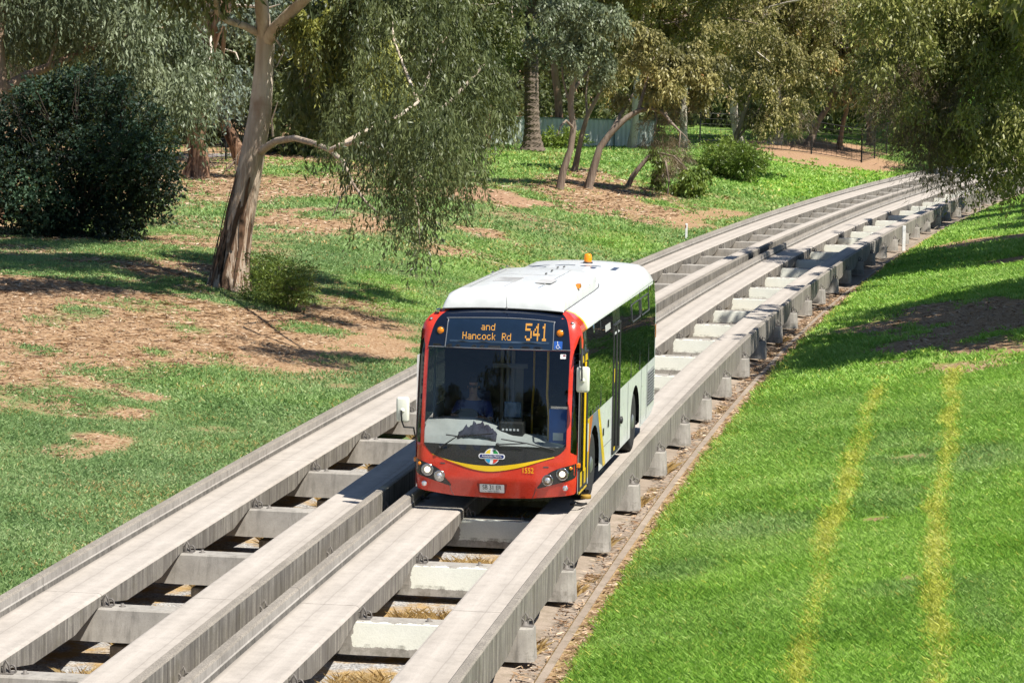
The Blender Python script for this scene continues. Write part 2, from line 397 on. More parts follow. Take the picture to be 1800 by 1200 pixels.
def bark(name, pale, brown, dark, lower=2.5, lowmix=1.0):  # smooth above, peeling below
    m, t = new_mat(name); o = objc(t)
    z = nd(t, 'ShaderNodeSeparateXYZ', i_0=o).outputs[2]
    st = noise(t, vscale(t, o, (5, 5, .55)), 1.0, 6, .65); st2 = noise(t, vscale(t, o, (16, 16, 1.4)), 1.0, 5, .7); n = noise(t, o, 1.3, 5)
    c = mixc(t, ramp(t, st, [(.42, 0), (.62, 1)]), pale, tuple(.55*a+.45*b for a, b in zip(pale, brown)))
    c = mixc(t, math_(t, 'MULTIPLY', ramp(t, n, [(.5, 0), (.68, 1)]), .6), c, brown)
    hgt = nd(t, 'ShaderNodeMapRange', i_0=math_(t, 'ADD', z, math_(t, 'MULTIPLY', math_(t, 'SUBTRACT', st, .5), 5.)), i_1=lower*.35, i_2=lower*1.3, i_3=lowmix, i_4=0.).outputs[0]
    low = ramp(t, noise(t, vscale(t, o, (4.6, 4.6, .34)), 1.0, 6, .7), [(.42, dark), (.475, tuple(x*.7 for x in brown)), (.53, tuple(.6*a+.4*b for a, b in zip(pale, brown))), (.59, brown), (.64, dark)])
    c = mixc(t, hgt, c, low)
    out(t, princ(t, c, .8, 0, bump(t, st2, .6, .04, bump(t, st, .4, .06)), 0, .2).outputs[0]); return m
MT['bark_gum'] = bark('smooth_gum_bark', (.60, .52, .42), (.25, .15, .09), (.022, .014, .010), 3.6)
MT['bark_pale'] = bark('pale_gum_bark', (.62, .56, .48), (.36, .28, .21), (.10, .07, .05), 1.0, .5)
MT['bark_brown'] = bark('brown_gum_bark', (.34, .24, .17), (.26, .14, .08), (.06, .035, .025), 3.0)
MT['bark_grey'] = bark('grey_twig_bark', (.29, .235, .185), (.17, .12, .09), (.06, .042, .032), 2.4, .8)
def palm_mat():
    m, t = new_mat('palm_bark'); o = objc(t)
    x, y, z = nd(t, 'ShaderNodeSeparateXYZ', i_0=o).outputs
    w = nd(t, 'ShaderNodeTexVoronoi', i_Vector=vscale(t, o, (3.2, 3.2, 6.5)), i_Scale=1.0).outputs[0]
    c = mixc(t, w, (.05, .036, .026), (.19, .145, .105)); c = mixc(t, math_(t, 'MULTIPLY', noise(t, o, 9, 5), .6), c, (.13, .10, .075))
    out(t, princ(t, c, .9, 0, bump(t, w, .9, .08)).outputs[0]); return m
MT['palm'] = palm_mat(); MT['bark_dark'] = bark('dark_shrub_bark', (.06, .05, .04), (.04, .03, .022), (.015, .012, .01), 1.0, .5)
# ---------------------------------------------------------------- ground cover (what grows where)
def _patches(lst):
    o = []
    for px, py, rx, ry, kind, val in lst:
        c = on_ground(px, py); Y = c.y
        h = max(2.5, CAM_H+0-c.z)
        o.append((c.x, Y, rx*Y/FPX, ry*Y*Y/(FPX*h), kind, val))
    return o
PATCH = _patches([
    # left bank: litter, bare soil and green tufts
    (860, 343, 80, 10, 'bare', .9), (905, 354, 40, 6, 'bare', .8), (560, 330, 90, 14, 'green', .18), (640, 395, 60, 9, 'green', .1), (560, 395, 90, 10, 'green', .15),
    (470, 330, 110, 16, 'green', .22), (600, 560, 130, 26, 'green', .12), (660, 600, 90, 26, 'green', .15), (690, 655, 60, 18, 'green', .95), (640, 690, 120, 24, 'green', .9),
    (850, 410, 40, 5, 'green', .2), (770, 440, 60, 8, 'green', .3), (700, 500, 130, 22, 'green', .95), (620, 500, 60, 14, 'green', .9), (640, 450, 120, 16, 'green', .75), (780, 300, 60, 12, 'green', .6),
    (400, 610, 300, 40, 'green', .17), (150, 600, 200, 50, 'green', .17), (430, 560, 90, 16, 'green', .1), (100, 560, 60, 12, 'green', .5), (130, 545, 60, 9, 'green', .6),
    (330, 580, 50, 8, 'green', .55), (260, 540, 70, 10, 'green', .45), (70, 620, 45, 8, 'green', .6), (270, 618, 45, 7, 'green', .6), (190, 655, 60, 7, 'green', .6), (300, 655, 60, 7, 'green', .55), (430, 650, 40, 6, 'green', .5), (350, 680, 60, 6, 'green', .5),
    (230, 728, 75, 13, 'green', .28), (190, 775, 65, 15, 'green', .30), (110, 795, 50, 11, 'green', .36), (90, 720, 70, 12, 'green', .40), (380, 760, 60, 9, 'green', .45), (260, 700, 40, 7, 'green', .2),
    (340, 420, 120, 18, 'green', .3), (300, 470, 120, 20, 'green', .25), (500, 380, 60, 10, 'green', .2), (500, 300, 60, 8, 'green', .75), (560, 295, 50, 7, 'green', .85),
    (1040, 335, 120, 26, 'green', .2), (1180, 378, 120, 14, 'green', .25), (980, 275, 70, 10, 'green', .5), (1270, 375, 60, 8, 'green', .3), (900, 300, 60, 10, 'green', .6), (1090, 280, 60, 10, 'green', .85),
    (1390, 258, 130, 9, 'bare', .7), (1470, 264, 100, 10, 'bare', .8), (1530, 287, 40, 6, 'bare', .6), (1430, 264, 140, 12, 'green', .05), (1530, 289, 46, 6, 'green', .1),
    (1400, 320, 140, 24, 'lush', 1), (1520, 305, 100, 12, 'lush', 1), (880, 470, 180, 40, 'lush', .45), (700, 520, 120, 26, 'lush', .6), (1100, 430, 90, 20, 'lush', .6), (1330, 290, 80, 12, 'lush', .8),
    # right bank
    (1640, 560, 190, 30, 'green', .22), (1740, 610, 130, 26, 'green', .12), (1770, 560, 170, 30, 'green', .08), (1660, 600, 150, 14, 'green', .15), (1560, 575, 90, 10, 'green', .3), (1700, 650, 120, 14, 'green', .35), (1560, 640, 60, 8, 'green', .4), (1720, 425, 110, 9, 'green', .25), (1780, 460, 80, 9, 'green', .2), (1790, 540, 80, 20, 'green', .1),
    (1700, 820, 150, 60, 'lush', .38), (1560, 870, 130, 42, 'lush', .42), (1340, 930, 110, 26, 'lush', .45), (1400, 700, 120, 34, 'lush', .8), (1600, 1040, 130, 30, 'lush', .5), (1740, 1080, 60, 60, 'lush', .5), (1540, 920, 40, 10, 'green', .3), (1600, 805, 50, 7, 'green', .45),
    (1600, 1015, 60, 12, 'green', .35), (1790, 1065, 60, 20, 'green', .3), (1260, 800, 60, 40, 'lush', .85), (1190, 1010, 90, 22, 'lush', .45), (1450, 560, 110, 20, 'lush', .7)])

WHEEL = (8.08, 9.62)        # the two yellowed mower wheel tracks, metres right of the left track
def cover(X, Y, lat=None, s=None):
    if lat is None: lat, s = to_track(X, Y)
    l = -lat
    left = lat < -1.42; right = lat > RB+.3
    n = fbm(X/3.1, Y/3.1, 21, 4); n2 = fbm(X/1.1, Y/1.1, 22, 3)
    gl = np.where(s < 34, .92-.80*sstep(5.0, 8.0, l+3*(n-.5)), .62+.5*(n-.5)-.3*sstep(12, 22, l))
    gl = gl+np.where(s < 50, .55*sstep(.56, .72, fbm(X/1.9, Y/1.2, 25, 3))*sstep(4.5, 7, l), 0)
    gl = np.where(l < 2.2, np.maximum(gl, .7), gl)-.22*sstep(.52, .70, n2)*(s < 40)
    gl = np.where(s > 95, .75-.5*sstep(22, 30, l), gl)
    e = lat-5.12
    gr = sstep(-.05, .25+.75*n2*n, e)*1.0
    green = np.where(left, gl, np.where(right, gr, 0))
    lush = np.where(right, .85, .12+.35*sstep(60, 100, s))
    bare = np.zeros_like(green); dry = np.where(left, .03+.14*sstep(.5, .75, n2), .03); gravel = np.where(~left & ~right, 1.0, 0)
    for cx, cy, rx, ry, kind, val in PATCH:
        d = np.hypot((X-cx)/rx, (Y-cy)/ry)
        w = 1-sstep(.25, 1.35, d+1.3*(n2-.5)+.9*(n-.5))
        if not (w > 0).any(): continue
        if kind == 'green': green = green*(1-w)+val*w
        elif kind == 'bare': bare = np.maximum(bare, w*val); green = green*(1-w)
        elif kind == 'lush': lush = lush*(1-w)+val*w
    lush = np.clip(lush+.5*(n-.5), 0, 1)
    for wl in WHEEL:
        t = np.abs(lat-wl-.16*(fbm(s/5., s*0+wl, 31, 2)-.5)*2)
        w = (1-sstep(.0, .25, t+.26*(n2-.5)))*np.where((s > -6) & (s < 31), 1.0, 0)*(.55+.4*sstep(.25, .6, vnoise(s/2.3, s*0+wl, 9)))
        dry = np.maximum(dry, np.where(right, w, 0))
    lush = np.where(right & (dry > .2), 1.0, lush)
    edge = np.where(right, 1-sstep(.1, .75, e+.5*(n2-.5)), 0)
    dry = np.maximum(dry, .22*edge)
    return dict(green=green, lush=lush, bare=bare, dry=dry, gravel=gravel)

# ---------------------------------------------------------------- terrain
def build_ground():
    ss = np.concatenate([np.arange(-70, -8, 4), np.arange(-8, 60, .4), np.arange(60, 130, .8), np.arange(130, 230, 3), np.arange(230, 600, 25)])
    ll = np.concatenate([np.arange(-400, -60, 30), np.arange(-60, -30, 2.), np.arange(-30, -16, .6), np.arange(-16, -1.6, .3), [-1.55, -1.43, -1.40, -1.2, -.6, 0, .6, 1.2, 1.55, 1.65, 2.2, 2.8, 3.4, 4.0, 4.6, 4.9, 4.955, 4.965, 5.11, 5.121],
                         np.arange(5.2, 18, .25), np.arange(18, 40, 1.), np.arange(40, 90, 5), np.arange(90, 400, 40)])
    L, S = np.meshgrid(ll, ss)
    Lf, Sf = L.ravel(), S.ravel()
    # far out, fold the strip flat so that it never crosses itself
    X, Y, _ = W(Lf, Sf); Z = bank(Lf, Sf)+GRADE*Y
    n, m = S.shape
    i = np.arange(n*m).reshape(n, m)
    f = np.stack([i[:-1, :-1], i[:-1, 1:], i[1:, 1:], i[1:, :-1]], -1).reshape(-1, 4)
    cv = cover(X, Y, Lf, Sf)
    me = np_mesh('ground', np.stack([X, Y, Z], 1), f, MT['terrain'], vert_attr=cv, smooth=True)
    o = put('ground', me); tag(o, kind='structure'); return o
build_ground()

def strip(name, prof, s0, s1, step, mats, mi, kind=None):
    """sweep a (lat,z) profile along the guideway"""
    ss = np.arange(s0, s1+1e-6, step); k = len(prof); V = []
    for l, z in prof:
        X, Y, Z = W(np.full_like(ss, l), ss, z); V.append(np.stack([X, Y, Z], 1))
    V = np.stack(V, 1).reshape(-1, 3); i = np.arange(len(ss)*k).reshape(len(ss), k)
    f = np.stack([i[:-1, :-1], i[:-1, 1:], i[1:, 1:], i[1:, :-1]], -1).reshape(-1, 4)
    o = put(name, np_mesh(name, V, f, mats, np.tile(mi, len(ss)-1)))
    return tag(o, kind=kind) if kind else o
# concrete drain beside the right-hand beam
strip('concrete_gutter', [(4.2, -.80), (4.2, -.60), (4.72, -.645), (4.95, -.63), (4.985, -.575), (5.09, -.57), (5.115, -.80)], -20, 170, .8, MT['gutter'], [0]*6, 'structure')

# ---------------------------------------------------------------- grass, weeds, litter
def blades(name, lat, s, hgt, wid, lean, zoff=0, dry=None, lush=None, label=None, mat='blade', cat=None):
    n = len(lat); X, Y, _ = W(lat, s); Z = bank(lat, s)+GRADE*Y+zoff
    cv = cover(X, Y, lat, s) if dry is None or lush is None else None
    dryv = cv['dry'] if dry is None else dry; lushv = cv['lush'] if lush is None else lush
    a = RNG.uniform(0, 6.283, n); b = RNG.uniform(0, 6.283, n); ln = RNG.uniform(.1, 1, n)*lean*hgt
    P = np.stack([X, Y, Z], 1)
    wv = np.stack([np.cos(a), np.sin(a), 0*a], 1)*wid[:, None]*.5
    tip = P+np.stack([np.cos(b)*ln, np.sin(b)*ln, hgt], 1)
    mid = P+np.stack([np.cos(b)*ln*.3, np.sin(b)*ln*.3, hgt*.55], 1)
    V = np.empty((n, 4, 3)); V[:, 0] = P-wv; V[:, 1] = P+wv; V[:, 2] = mid+wv*.8; V[:, 3] = tip
    i = np.arange(n*4).reshape(n, 4)
    # mid-left folds into the tip: a kinked blade of one quad
    tint = np.clip(RNG.normal(.5, .18, n)+.35*(fbm(X/1.3, Y/1.3, 41, 3)-.5)*2, 0, 1)
    me = np_mesh(name, V.reshape(-1, 3), i, MT[mat], face_attr=dict(tint=tint, lush=lushv, dry=(RNG.random(n) < dryv*1.15).astype(float)))
    return put(name, me)

def sample(l0, l1, s0, s1, dens, thr=None):
    n = int((l1-l0)*(s1-s0)*dens); la = RNG.uniform(l0, l1, n); s = RNG.uniform(s0, s1, n)
    X, Y, _ = W(la, s); c = cover(X, Y, la, s)
    nz = fbm(X/.55, Y/.55, 51, 3)
    keep = RNG.random(n) < sstep(.28, .80, c['green']+.8*(nz-.5))
    keep |= (c['dry'] > .45) & (RNG.random(n) < .55)
    # only what the place shows from the bridge (with a margin)
    cp, sp = math.cos(PITCH), math.sin(PITCH); Zr = bank(la, s)+GRADE*Y-CAM_H
    d = Y*cp-Zr*sp; u = X/d*FPX+900; v = 600-(Y*sp+Zr*cp)/d*FPX
    keep &= (u > -260) & (u < 2060) & (v < 1420)
    return la[keep], s[keep]
def turf():
    LA, SS, HH, WW = [], [], [], []
    for l0, l1, s0, s1, dens, h, w in [(5.13, 17, -6, 12, 3000, .058, .0098), (5.13, 18, 12, 30, 1700, .062, .0135), (5.13, 20, 30, 60, 480, .075, .03), (5.13, 26, 60, 125, 130, .09, .06),
                                       (-12, -1.5, -4, 20, 1250, .042, .015), (-17, -1.5, 20, 50, 560, .048, .026), (-26, -1.5, 50, 90, 130, .075, .06), (-34, -1.5, 90, 150, 55, .10, .10)]:
        la, s = sample(l0, l1, s0, s1, dens)
        LA.append(la); SS.append(s); HH.append(h*RNG.uniform(.45, 1.5, len(la))); WW.append(w*RNG.uniform(.6, 1.4, len(la)))
    la = np.concatenate(LA); s = np.concatenate(SS)
    o = blades('grass', la, s, np.concatenate(HH), np.concatenate(WW), 1.5)
    tag(o, 'short green grass and clover on the banks beside the guideway', 'grass', kind='stuff')
    # broad clover leaves / weeds on the left bank
    LA, SS = [], []
    for l0, l1, s0, s1, dens in [(-11, -1.5, -4, 22, 240), (-16, -1.5, 22, 60, 70), (5.2, 16, -4, 30, 60)]:
        a, b = sample(l0, l1, s0, s1, dens); LA.append(a); SS.append(b)
    la = np.concatenate(LA); s = np.concatenate(SS); n = len(la)
    o = blades('clover', la, s, RNG.uniform(.015, .045, n), RNG.uniform(.025, .06, n), 2.2, lush=np.zeros(n), dry=np.zeros(n))
    tag(o, 'broad leaved clover and weeds growing through the grass', 'weeds', kind='stuff')
turf()

def straw():
    LA, SS, HH = [], [], []
    def put_(l0, l1, s0, s1, n, h): LA.append(RNG.uniform(l0, l1, n)); SS.append(RNG.uniform(s0, s1, n)); HH.append(h*RNG.uniform(.4, 1.3, n))
    for k in range(-3, 14):
        c = BAY0+BAY*k
        for base, w in ((0, 1), (SPACING, 1.5)):
            put_(base-.55, base+.1+.3*RNG.random(), c+.5, c+2.6, int(1000*w), .14 if base else .2)
            put_(base-.5, base+.5, c+.45, c+.8, int(420*w), .15)
            put_(base+.35, base+.55, c+.5, c+3.0, int(200*w), .11)
        if RNG.random() < .6: put_(4.70, 4.93, c+.8+RNG.random(), c+2.2+RNG.random(), int(150+500*RNG.random()), .045)
        if RNG.random() < .55: put_(4.62, 4.76, c+.4, c+.8+.4*RNG.random(), int(60+160*RNG.random()), .17)
    la = np.concatenate(LA); s = np.concatenate(SS); n = len(la)
    o = blades('dry_grass', la, s, np.concatenate(HH), RNG.uniform(.005, .011, n), 1.7, dry=np.ones(n)*.92, lush=np.zeros(n), zoff=.0)
    tag(o, 'dry straw coloured grass between the concrete sleepers and in the gutter', 'grass', kind='stuff')
straw()

def litter():
    LA, SS = [], []
    for l0, l1, s0, s1, dens in [(-17, -4, 4, 46, 75), (-24, -4, 46, 100, 26), (5.12, 5.6, -6, 60, 190), (4.66, 4.98, -6, 60, 150), (7, 17, 22, 60, 26)]:
        n = int((l1-l0)*(s1-s0)*dens); la = RNG.uniform(l0, l1, n); s = RNG.uniform(s0, s1, n)
        X, Y, _ = W(la, s); c = cover(X, Y, la, s); k = (c['green'] < .55) & (RNG.random(n) < 1.1-c['bare']); LA.append(la[k]); SS.append(s[k])
    la = np.concatenate(LA); s = np.concatenate(SS); n = len(la)
    X, Y, _ = W(la, s); Z = np.where((la > 4.66) & (la < 5.12), -.62, bank(la, s))+GRADE*Y+RNG.uniform(.008, .03, n)
    a = RNG.uniform(0, 6.283, n); sc = np.clip(Y/50, 1, 2.2)
    L_ = RNG.uniform(.05, .20, n)*sc*.5; w_ = RNG.uniform(.012, .035, n)*sc*.5
    d = np.stack([np.cos(a)*L_, np.sin(a)*L_, RNG.uniform(-.25, .25, n)*L_], 1); q = np.stack([-np.sin(a)*w_, np.cos(a)*w_, RNG.uniform(-.6, .6, n)*w_], 1)
    P = np.stack([X, Y, Z], 1); V = np.stack([P-d, P-q, P+d, P+q], 1).reshape(-1, 3)
    k_ = 2600; ls = RNG.uniform(-13, -5, k_); ss_ = RNG.uniform(18, 44, k_)          # sticks and long strips of shed bark
    X2, Y2, _ = W(ls, ss_); Z2 = bank(ls, ss_)+GRADE*Y2+.02; a2 = RNG.uniform(0, 6.28, k_); L2 = RNG.uniform(.08, .38, k_); w2 = RNG.uniform(.005, .014, k_)
    d2 = np.stack([np.cos(a2)*L2, np.sin(a2)*L2, RNG.uniform(-.05, .14, k_)*L2], 1); q2 = np.stack([-np.sin(a2)*w2, np.cos(a2)*w2, w2*.8], 1); P2 = np.stack([X2, Y2, Z2], 1)
    V = np.concatenate([V, np.stack([P2-d2, P2-q2, P2+d2, P2+q2], 1).reshape(-1, 3)]); n += k_
    o = put('leaf_litter', np_mesh('leaf_litter', V, np.arange(n*4).reshape(n, 4), MT['litter'], face_attr=dict(tint=np.concatenate([RNG.random(n-k_), RNG.random(k_)*.6]))))
    tag(o, 'fallen gum leaves and bark strips scattered over the bare soil', 'leaf litter', kind='stuff')
litter()

# ---------------------------------------------------------------- guideway beams
def beam(side, track, s0, bays):
    """L-shaped precast running beam; the guide kerb stands on the outer side (side -1 left, +1 right)"""
    off = SPACING*track
    st = []
    for b in range(bays):
        for t in (0, .22, .50, 1.10, 1.9, BAY-1.10, BAY-.50, BAY-.22): st.append((s0+b*BAY+t, t))
    st.append((s0+bays*BAY, 0)); st[0] = (st[0][0]+.006, 0); st[-1] = (st[-1][0]-.006, 0)
    def depth(t):
        t = min(t, BAY-t); return -.15-.145*min(1, max(0, (t-.22)/.88))
    prof = [(1.433, None), (1.433, .168), (1.412, .187), (1.325, .187), (1.302, .165), (1.302, .075), (1.29, .06), (1.285, .0), (.60, .0), (.572, -.008), (.556, -.028), (.556, None)]
    seg = [2, 1, 1, 1, 3, 3, 4, 0, 0, 0, 2, 2]
    V, UV, F, MI = [], [], [], []
    k = len(prof)
    for s, t in st:
        for x, z in prof:
            z = depth(t) if z is None else z
            X, Y, Z = W(off+side*x, s, z); V.append((float(X), float(Y), float(Z))); UV.append((x, s+side*200+track*700))
    for i in range(len(st)-1):
        for j in range(k):
            a, b, c, d = i*k+j, i*k+(j+1) % k, (i+1)*k+(j+1) % k, (i+1)*k+j
            F.append((a, b, c, d) if side < 0 else (d, c, b, a)); MI.append(seg[j])
    V = np.array(V)
    me = np_mesh('guideway_beam', V, np.array(F), [MT['slab'], MT['kerb'], MT['face'], MT['inner'], MT['foot']], MI, uv=np.array(UV))
    bm = bmesh.new(); bm.from_mesh(me); bm.verts.ensure_lookup_table()
    for e in (0, len(st)-1):
        f = bm.faces.new([bm.verts[e*k+j] for j in range(k)]); f.material_index = 2
    bmesh.ops.recalc_face_normals(bm, faces=bm.faces[:]); bm.to_mesh(me); bm.free()
    return put('guideway_beam', me)
BEAMNAMES = {(-1, 0): 'outer left beam of the left track', (1, 0): 'inner right beam of the left track', (-1, 1): 'inner left beam of the right track', (1, 1): 'outer right beam of the right track'}
for (side, track), nm in BEAMNAMES.items():
    for k, b in enumerate(range(-6, 42, 3)):
        o = beam(side, track, BAY0+b*BAY, 3)
        tag(o, 'concrete %s, %s length from the photo bottom' % (nm, ordinal(k+1)), 'guideway beam', 'precast beams of the ' + nm)

# ---------------------------------------------------------------- sleepers
def sleeper_mesh(mat):
    mb = MB()
    stn = [(-1.60, .62), (-1.52, .9), (-1.42, 1.0), (-.80, 1.0), (-.62, 1.12), (.62, 1.12), (.80, 1.0), (1.42, 1.0), (1.52, .9), (1.60, .62)]
    V = []
    for x, w in stn:
        ex = 1 if abs(x) < 1.5 else .0
        sl = .045*math.copysign(1, x) if abs(x) > 1.4 else 0
        for y, z in ((-.205, -.56), (-.195, -.50), (-.148, -.175), (-.13, -.155), (.13, -.155), (.148, -.175), (.195, -.50), (.205, -.56)):
            V.append((x+sl*(-.35-z)*2.2*.5, y*w, z))
    k = 8; n = len(stn); F = [(i*k+j, i*k+(j+1) % k, (i+1)*k+(j+1) % k, (i+1)*k+j) for i in range(n-1) for j in range(k)]
    mb.add(V, F); mb.add(V[:k], [tuple(range(k))]); mb.add(V[-k:], [tuple(range(k))])
    o = mb.build('concrete_sleeper', mat); return o.data, o
def clamp_mesh():
    mb = MB()
    for q in (-.05, .05):
        mb.tube([(q+.07*math.cos(a)*.6, -.02+q*.6, -.12+.055*math.sin(a)) for a in np.linspace(-.5, 3.9, 9)], .011, 6)
    mb.tube([(-.03, -.05, -.15), (-.02, -.06, -.05), (.0, -.06, .0), (.03, -.05, -.06), (.04, -.03, -.14)], .013, 6)
    mb.lathe([(.05, -.156), (.05, -.135), (.03, -.13), (.025, -.10), (.0, -.098)], n=8)
    mb.box((-.10, -.09, -.157), (.09, .07, -.145))
    return mb.build('clamp', MT['galv'])
def bolt_mesh():
    mb = MB(); mb.lathe([(.045, -.156), (.045, -.148), (.022, -.147), (.022, -.115), (0, -.113)], n=8); return mb.build('bolt', MT['galv'])
def cap_mesh():
    mb = MB(); mb.box((-.42, -.25, -.95), (-.02, .25, -.62), bev=.02); return mb.build('pile_cap', MT['face'])
def pile_mesh():
    mb = MB(); mb.lathe([(.21, -1.2), (.21, -.60), (.19, -.565)], (.30, .08, 0), n=18); return mb.build('pile', MT['kerb'])
protos = {0: sleeper_mesh(MT['sleeper']), 1: sleeper_mesh(MT['sleeper_p'])}
cl, bo, ca, pi_ = clamp_mesh(), bolt_mesh(), cap_mesh(), pile_mesh()
CHILD = {0: [(cl, -.50), (bo, -.30), (cl, 1.47), (ca, 0), (pi_, 0)], 1: [(cl, -.50), (bo, .30), (cl, 1.475), (cl, 1.475-2*1.475)]}
WORDS = {0: ('plain grey sleeper under the left track', 'sleepers of the left track'), 1: ('cream painted sleeper under the right track', 'sleepers of the right track')}
for track in (0, 1):
    for k in range(-3, 40):
        s = BAY0+.02+BAY*k; X, Y, Z = W(SPACING*track, s, 0)
        o = bpy.data.objects.new('concrete_sleeper', protos[track][0]); COL.objects.link(o)
        o.location = (float(X), float(Y), float(Z)); o.rotation_euler = (0, 0, -heading(s))
        if track == 1 and k < -1: pass
        tag(o, '%s, %s from the photo bottom' % (WORDS[track][0], ordinal(k+4)), 'sleeper', WORDS[track][1])
        if k < 24:
            for pr, dx in CHILD[track]:
                if k > 10 and pr in (bo, ca, pi_): continue
                c = bpy.data.objects.new(pr.name.split('.')[0], pr.data); COL.objects.link(c); c.parent = o; c.location = (dx, 0, 0)
                c.rotation_euler = (0, 0, 0 if dx < 0 else math.pi)
                if pr in (ca, pi_): c.rotation_euler = (0, 0, 0); c.location = (0, .1, 0)
for p in (cl, bo, ca, pi_, protos[0][1], protos[1][1]): bpy.data.objects.remove(p)
# ---------------------------------------------------------------- the bus (local: x to the right of the picture, y rearwards, z up from the slab)
BUS_S, BUS_L, HW = 11.5, 9.75, 1.20
_a = Vector([float(q) for q in W(SPACING-.05, BUS_S, 0)]); _b = Vector([float(q) for q in W(SPACING-.02, BUS_S+BUS_L, 0)])
_h = _b-_a
bus = bpy.data.objects.new('bus', None); COL.objects.link(bus)
bus.location = _a; bus.rotation_euler = (math.atan2(_h.z, math.hypot(_h.x, _h.y)), 0, -math.atan2(_h.x, _h.y))
tag(bus, 'red fronted white single deck route bus with destination sign driving on the concrete guideway', 'bus')

BM = dict(
    red=plain('bus_red_paint', (.68, .046, .022), .28, 0, .6, .08), white=plain('bus_white_paint', (.80, .81, .80), .32, 0, .4, .08), yellow=plain('bus_yellow_paint', (.86, .56, .01), .3, 0, .4, .04),
    black=plain('bus_black_panel', (.020, .021, .024), .25, 0, .4, .1), navy=plain('sign_mask_glass', (.006, .010, .022), .06, 0, .5, .1), trim=plain('black_rubber_trim', (.022, .022, .022), .6),
    tyre=plain('tyre_rubber', (.030, .029, .028), .85), rim=plain('wheel_rim_steel', (.42, .42, .42), .38, .75), chrome=plain('chrome', (.7, .7, .7), .12, 1), greyblue=plain('bus_grey_blue_graphic', (.19, .22, .30), .4), orange=plain('bus_orange_graphic', (.72, .14, .04), .35, 0, .4),
    under=plain('bus_underbody', (.018, .018, .018), .9), gap=plain('panel_gap', (.10, .10, .10), .7), dgrey=plain('window_rubber', (.05, .052, .055), .5), grille=plain('engine_grille_slats', (.40, .40, .40), .6, .2),
    amber=plain('amber_lens', (.85, .24, .01), .15, 0, .6, .03), lens=plain('clear_lamp_glass', (.75, .76, .78), .08, .6, .5, .05), lit=emit('lit_headlamp', (1, .90, .66), .7, (.8, .8, .7)), led=emit('amber_led', (1, .47, .07), .75, (.3, .15, .02)),
    plate=plain('white_plate', (.90, .90, .88), .4), ink=plain('black_ink', (.012, .012, .012), .5), blue=plain('access_sign_blue', (.02, .10, .42), .4), signw=plain('sign_white', (.82, .82, .82), .4), lnavy=plain('logo_navy', (.012, .025, .16), .4), lgreen=plain('logo_green', (.02, .32, .07), .4), lcyan=plain('logo_cyan', (.02, .36, .62), .4), lred=plain('logo_red', (.72, .06, .03), .4), lyel=plain('logo_yellow', (.85, .62, .03), .4),
    mirror=plain('mirror_housing', (.80, .80, .68), .35, 0, .3, .05), dash=plain('grey_dashboard', (.42, .44, .42), .6), inner=plain('bus_interior_dark', (.015, .016, .018), .8), ceil=plain('bus_ceiling', (.05, .05, .05), .7), ipanel=plain('blue_interior_panel', (.01, .11, .50), .45), seat=plain('seat_moquette', (.02, .03, .10), .9), pole=plain('yellow_grab_pole', (.62, .36, .03), .35), greypole=plain('grey_interior_post', (.22, .20, .18), .6), beacon=plain('beacon_orange', (.95, .30, .005), .12, 0, .6, .05), grimy=plain('roof_decal_grey', (.52, .51, .49), .6), rnavy=plain('roof_number_navy', (.05, .07, .12), .5))
BM['screen'] = glass('windscreen_glass', (.78, .81, .81), 0, 1.55, .002); BM['side'] = glass('tinted_side_glass', (.055, .075, .065), 0, 1.65, .006); BM['doorglass'] = glass('door_glass', (.42, .47, .44), 0, 1.6, .03)

def sm(x, xs, ys): return float(np.interp(x, xs, ys))
def c_round(q): q = min(1, max(0, q)); return 1-math.sqrt(max(0, 1-q*q))
def ztop(x):
    x = abs(x)
    if x < .80: return 2.962-.035*(x/.8)**2
    t = min(1, (x-.80)/.40); return 2.927-.40*(1-math.sqrt(max(0, 1-t*t)))*1.0
def front_y(x, z):
    rk = sm(z, [.2, .5, .75, 1.0], [.075, .0, .0, .02]) if z < 1 else .02+.09*(z-1)+.055*(z-1)**2
    bow = .10*(x/HW)**2
    sx = max(0, 1-(HW-abs(x))/.17); sz = max(0, 1-(ztop(min(abs(x), .95))-z)/.30)
    q = math.hypot(sx, sz)
    return rk+bow+(.17+.12*min(1, sz))*c_round(q)
def hw_at(z): return HW-.03*max(0, z-2.2)/.4
def m_front(off): return lambda u, v: (u, front_y(u, v)-off, v)
def m_right(off): return lambda u, v: (hw_at(v)+off, u, v)
def m_left(off): return lambda u, v: (-hw_at(v)-off, u, v)
def inside(p, poly):
    x, y = p; c = False; n = len(poly)
    for i in range(n):
        x1, y1 = poly[i]; x2, y2 = poly[i-1]
        if (y1 > y) != (y2 > y) and x < (x2-x1)*(y-y1)/(y2-y1)+x1: c = not c
    return c
def dens(poly, d):
    o = []
    for i in range(len(poly)):
        a = Vector(poly[i]); b = Vector(poly[(i+1) % len(poly)]); k = max(1, int((b-a).length/d))
        for j in range(k): o.append(tuple(a+(b-a)*(j/k)))
    return o
def smooth_line(pts, n=6):
    """Catmull-Rom through points"""
    P = [Vector(p) for p in pts]; o = []
    for i in range(len(P)-1):
        p0, p1, p2, p3 = P[max(i-1, 0)], P[i], P[i+1], P[min(i+2, len(P)-1)]
        for k in range(n):
            t = k/n; o.append(tuple(.5*((2*p1)+(p2-p0)*t+(2*p0-5*p1+4*p2-p3)*t*t+(3*p1-p0-3*p2+p3)*t**3)))
    o.append(tuple(P[-1])); return o
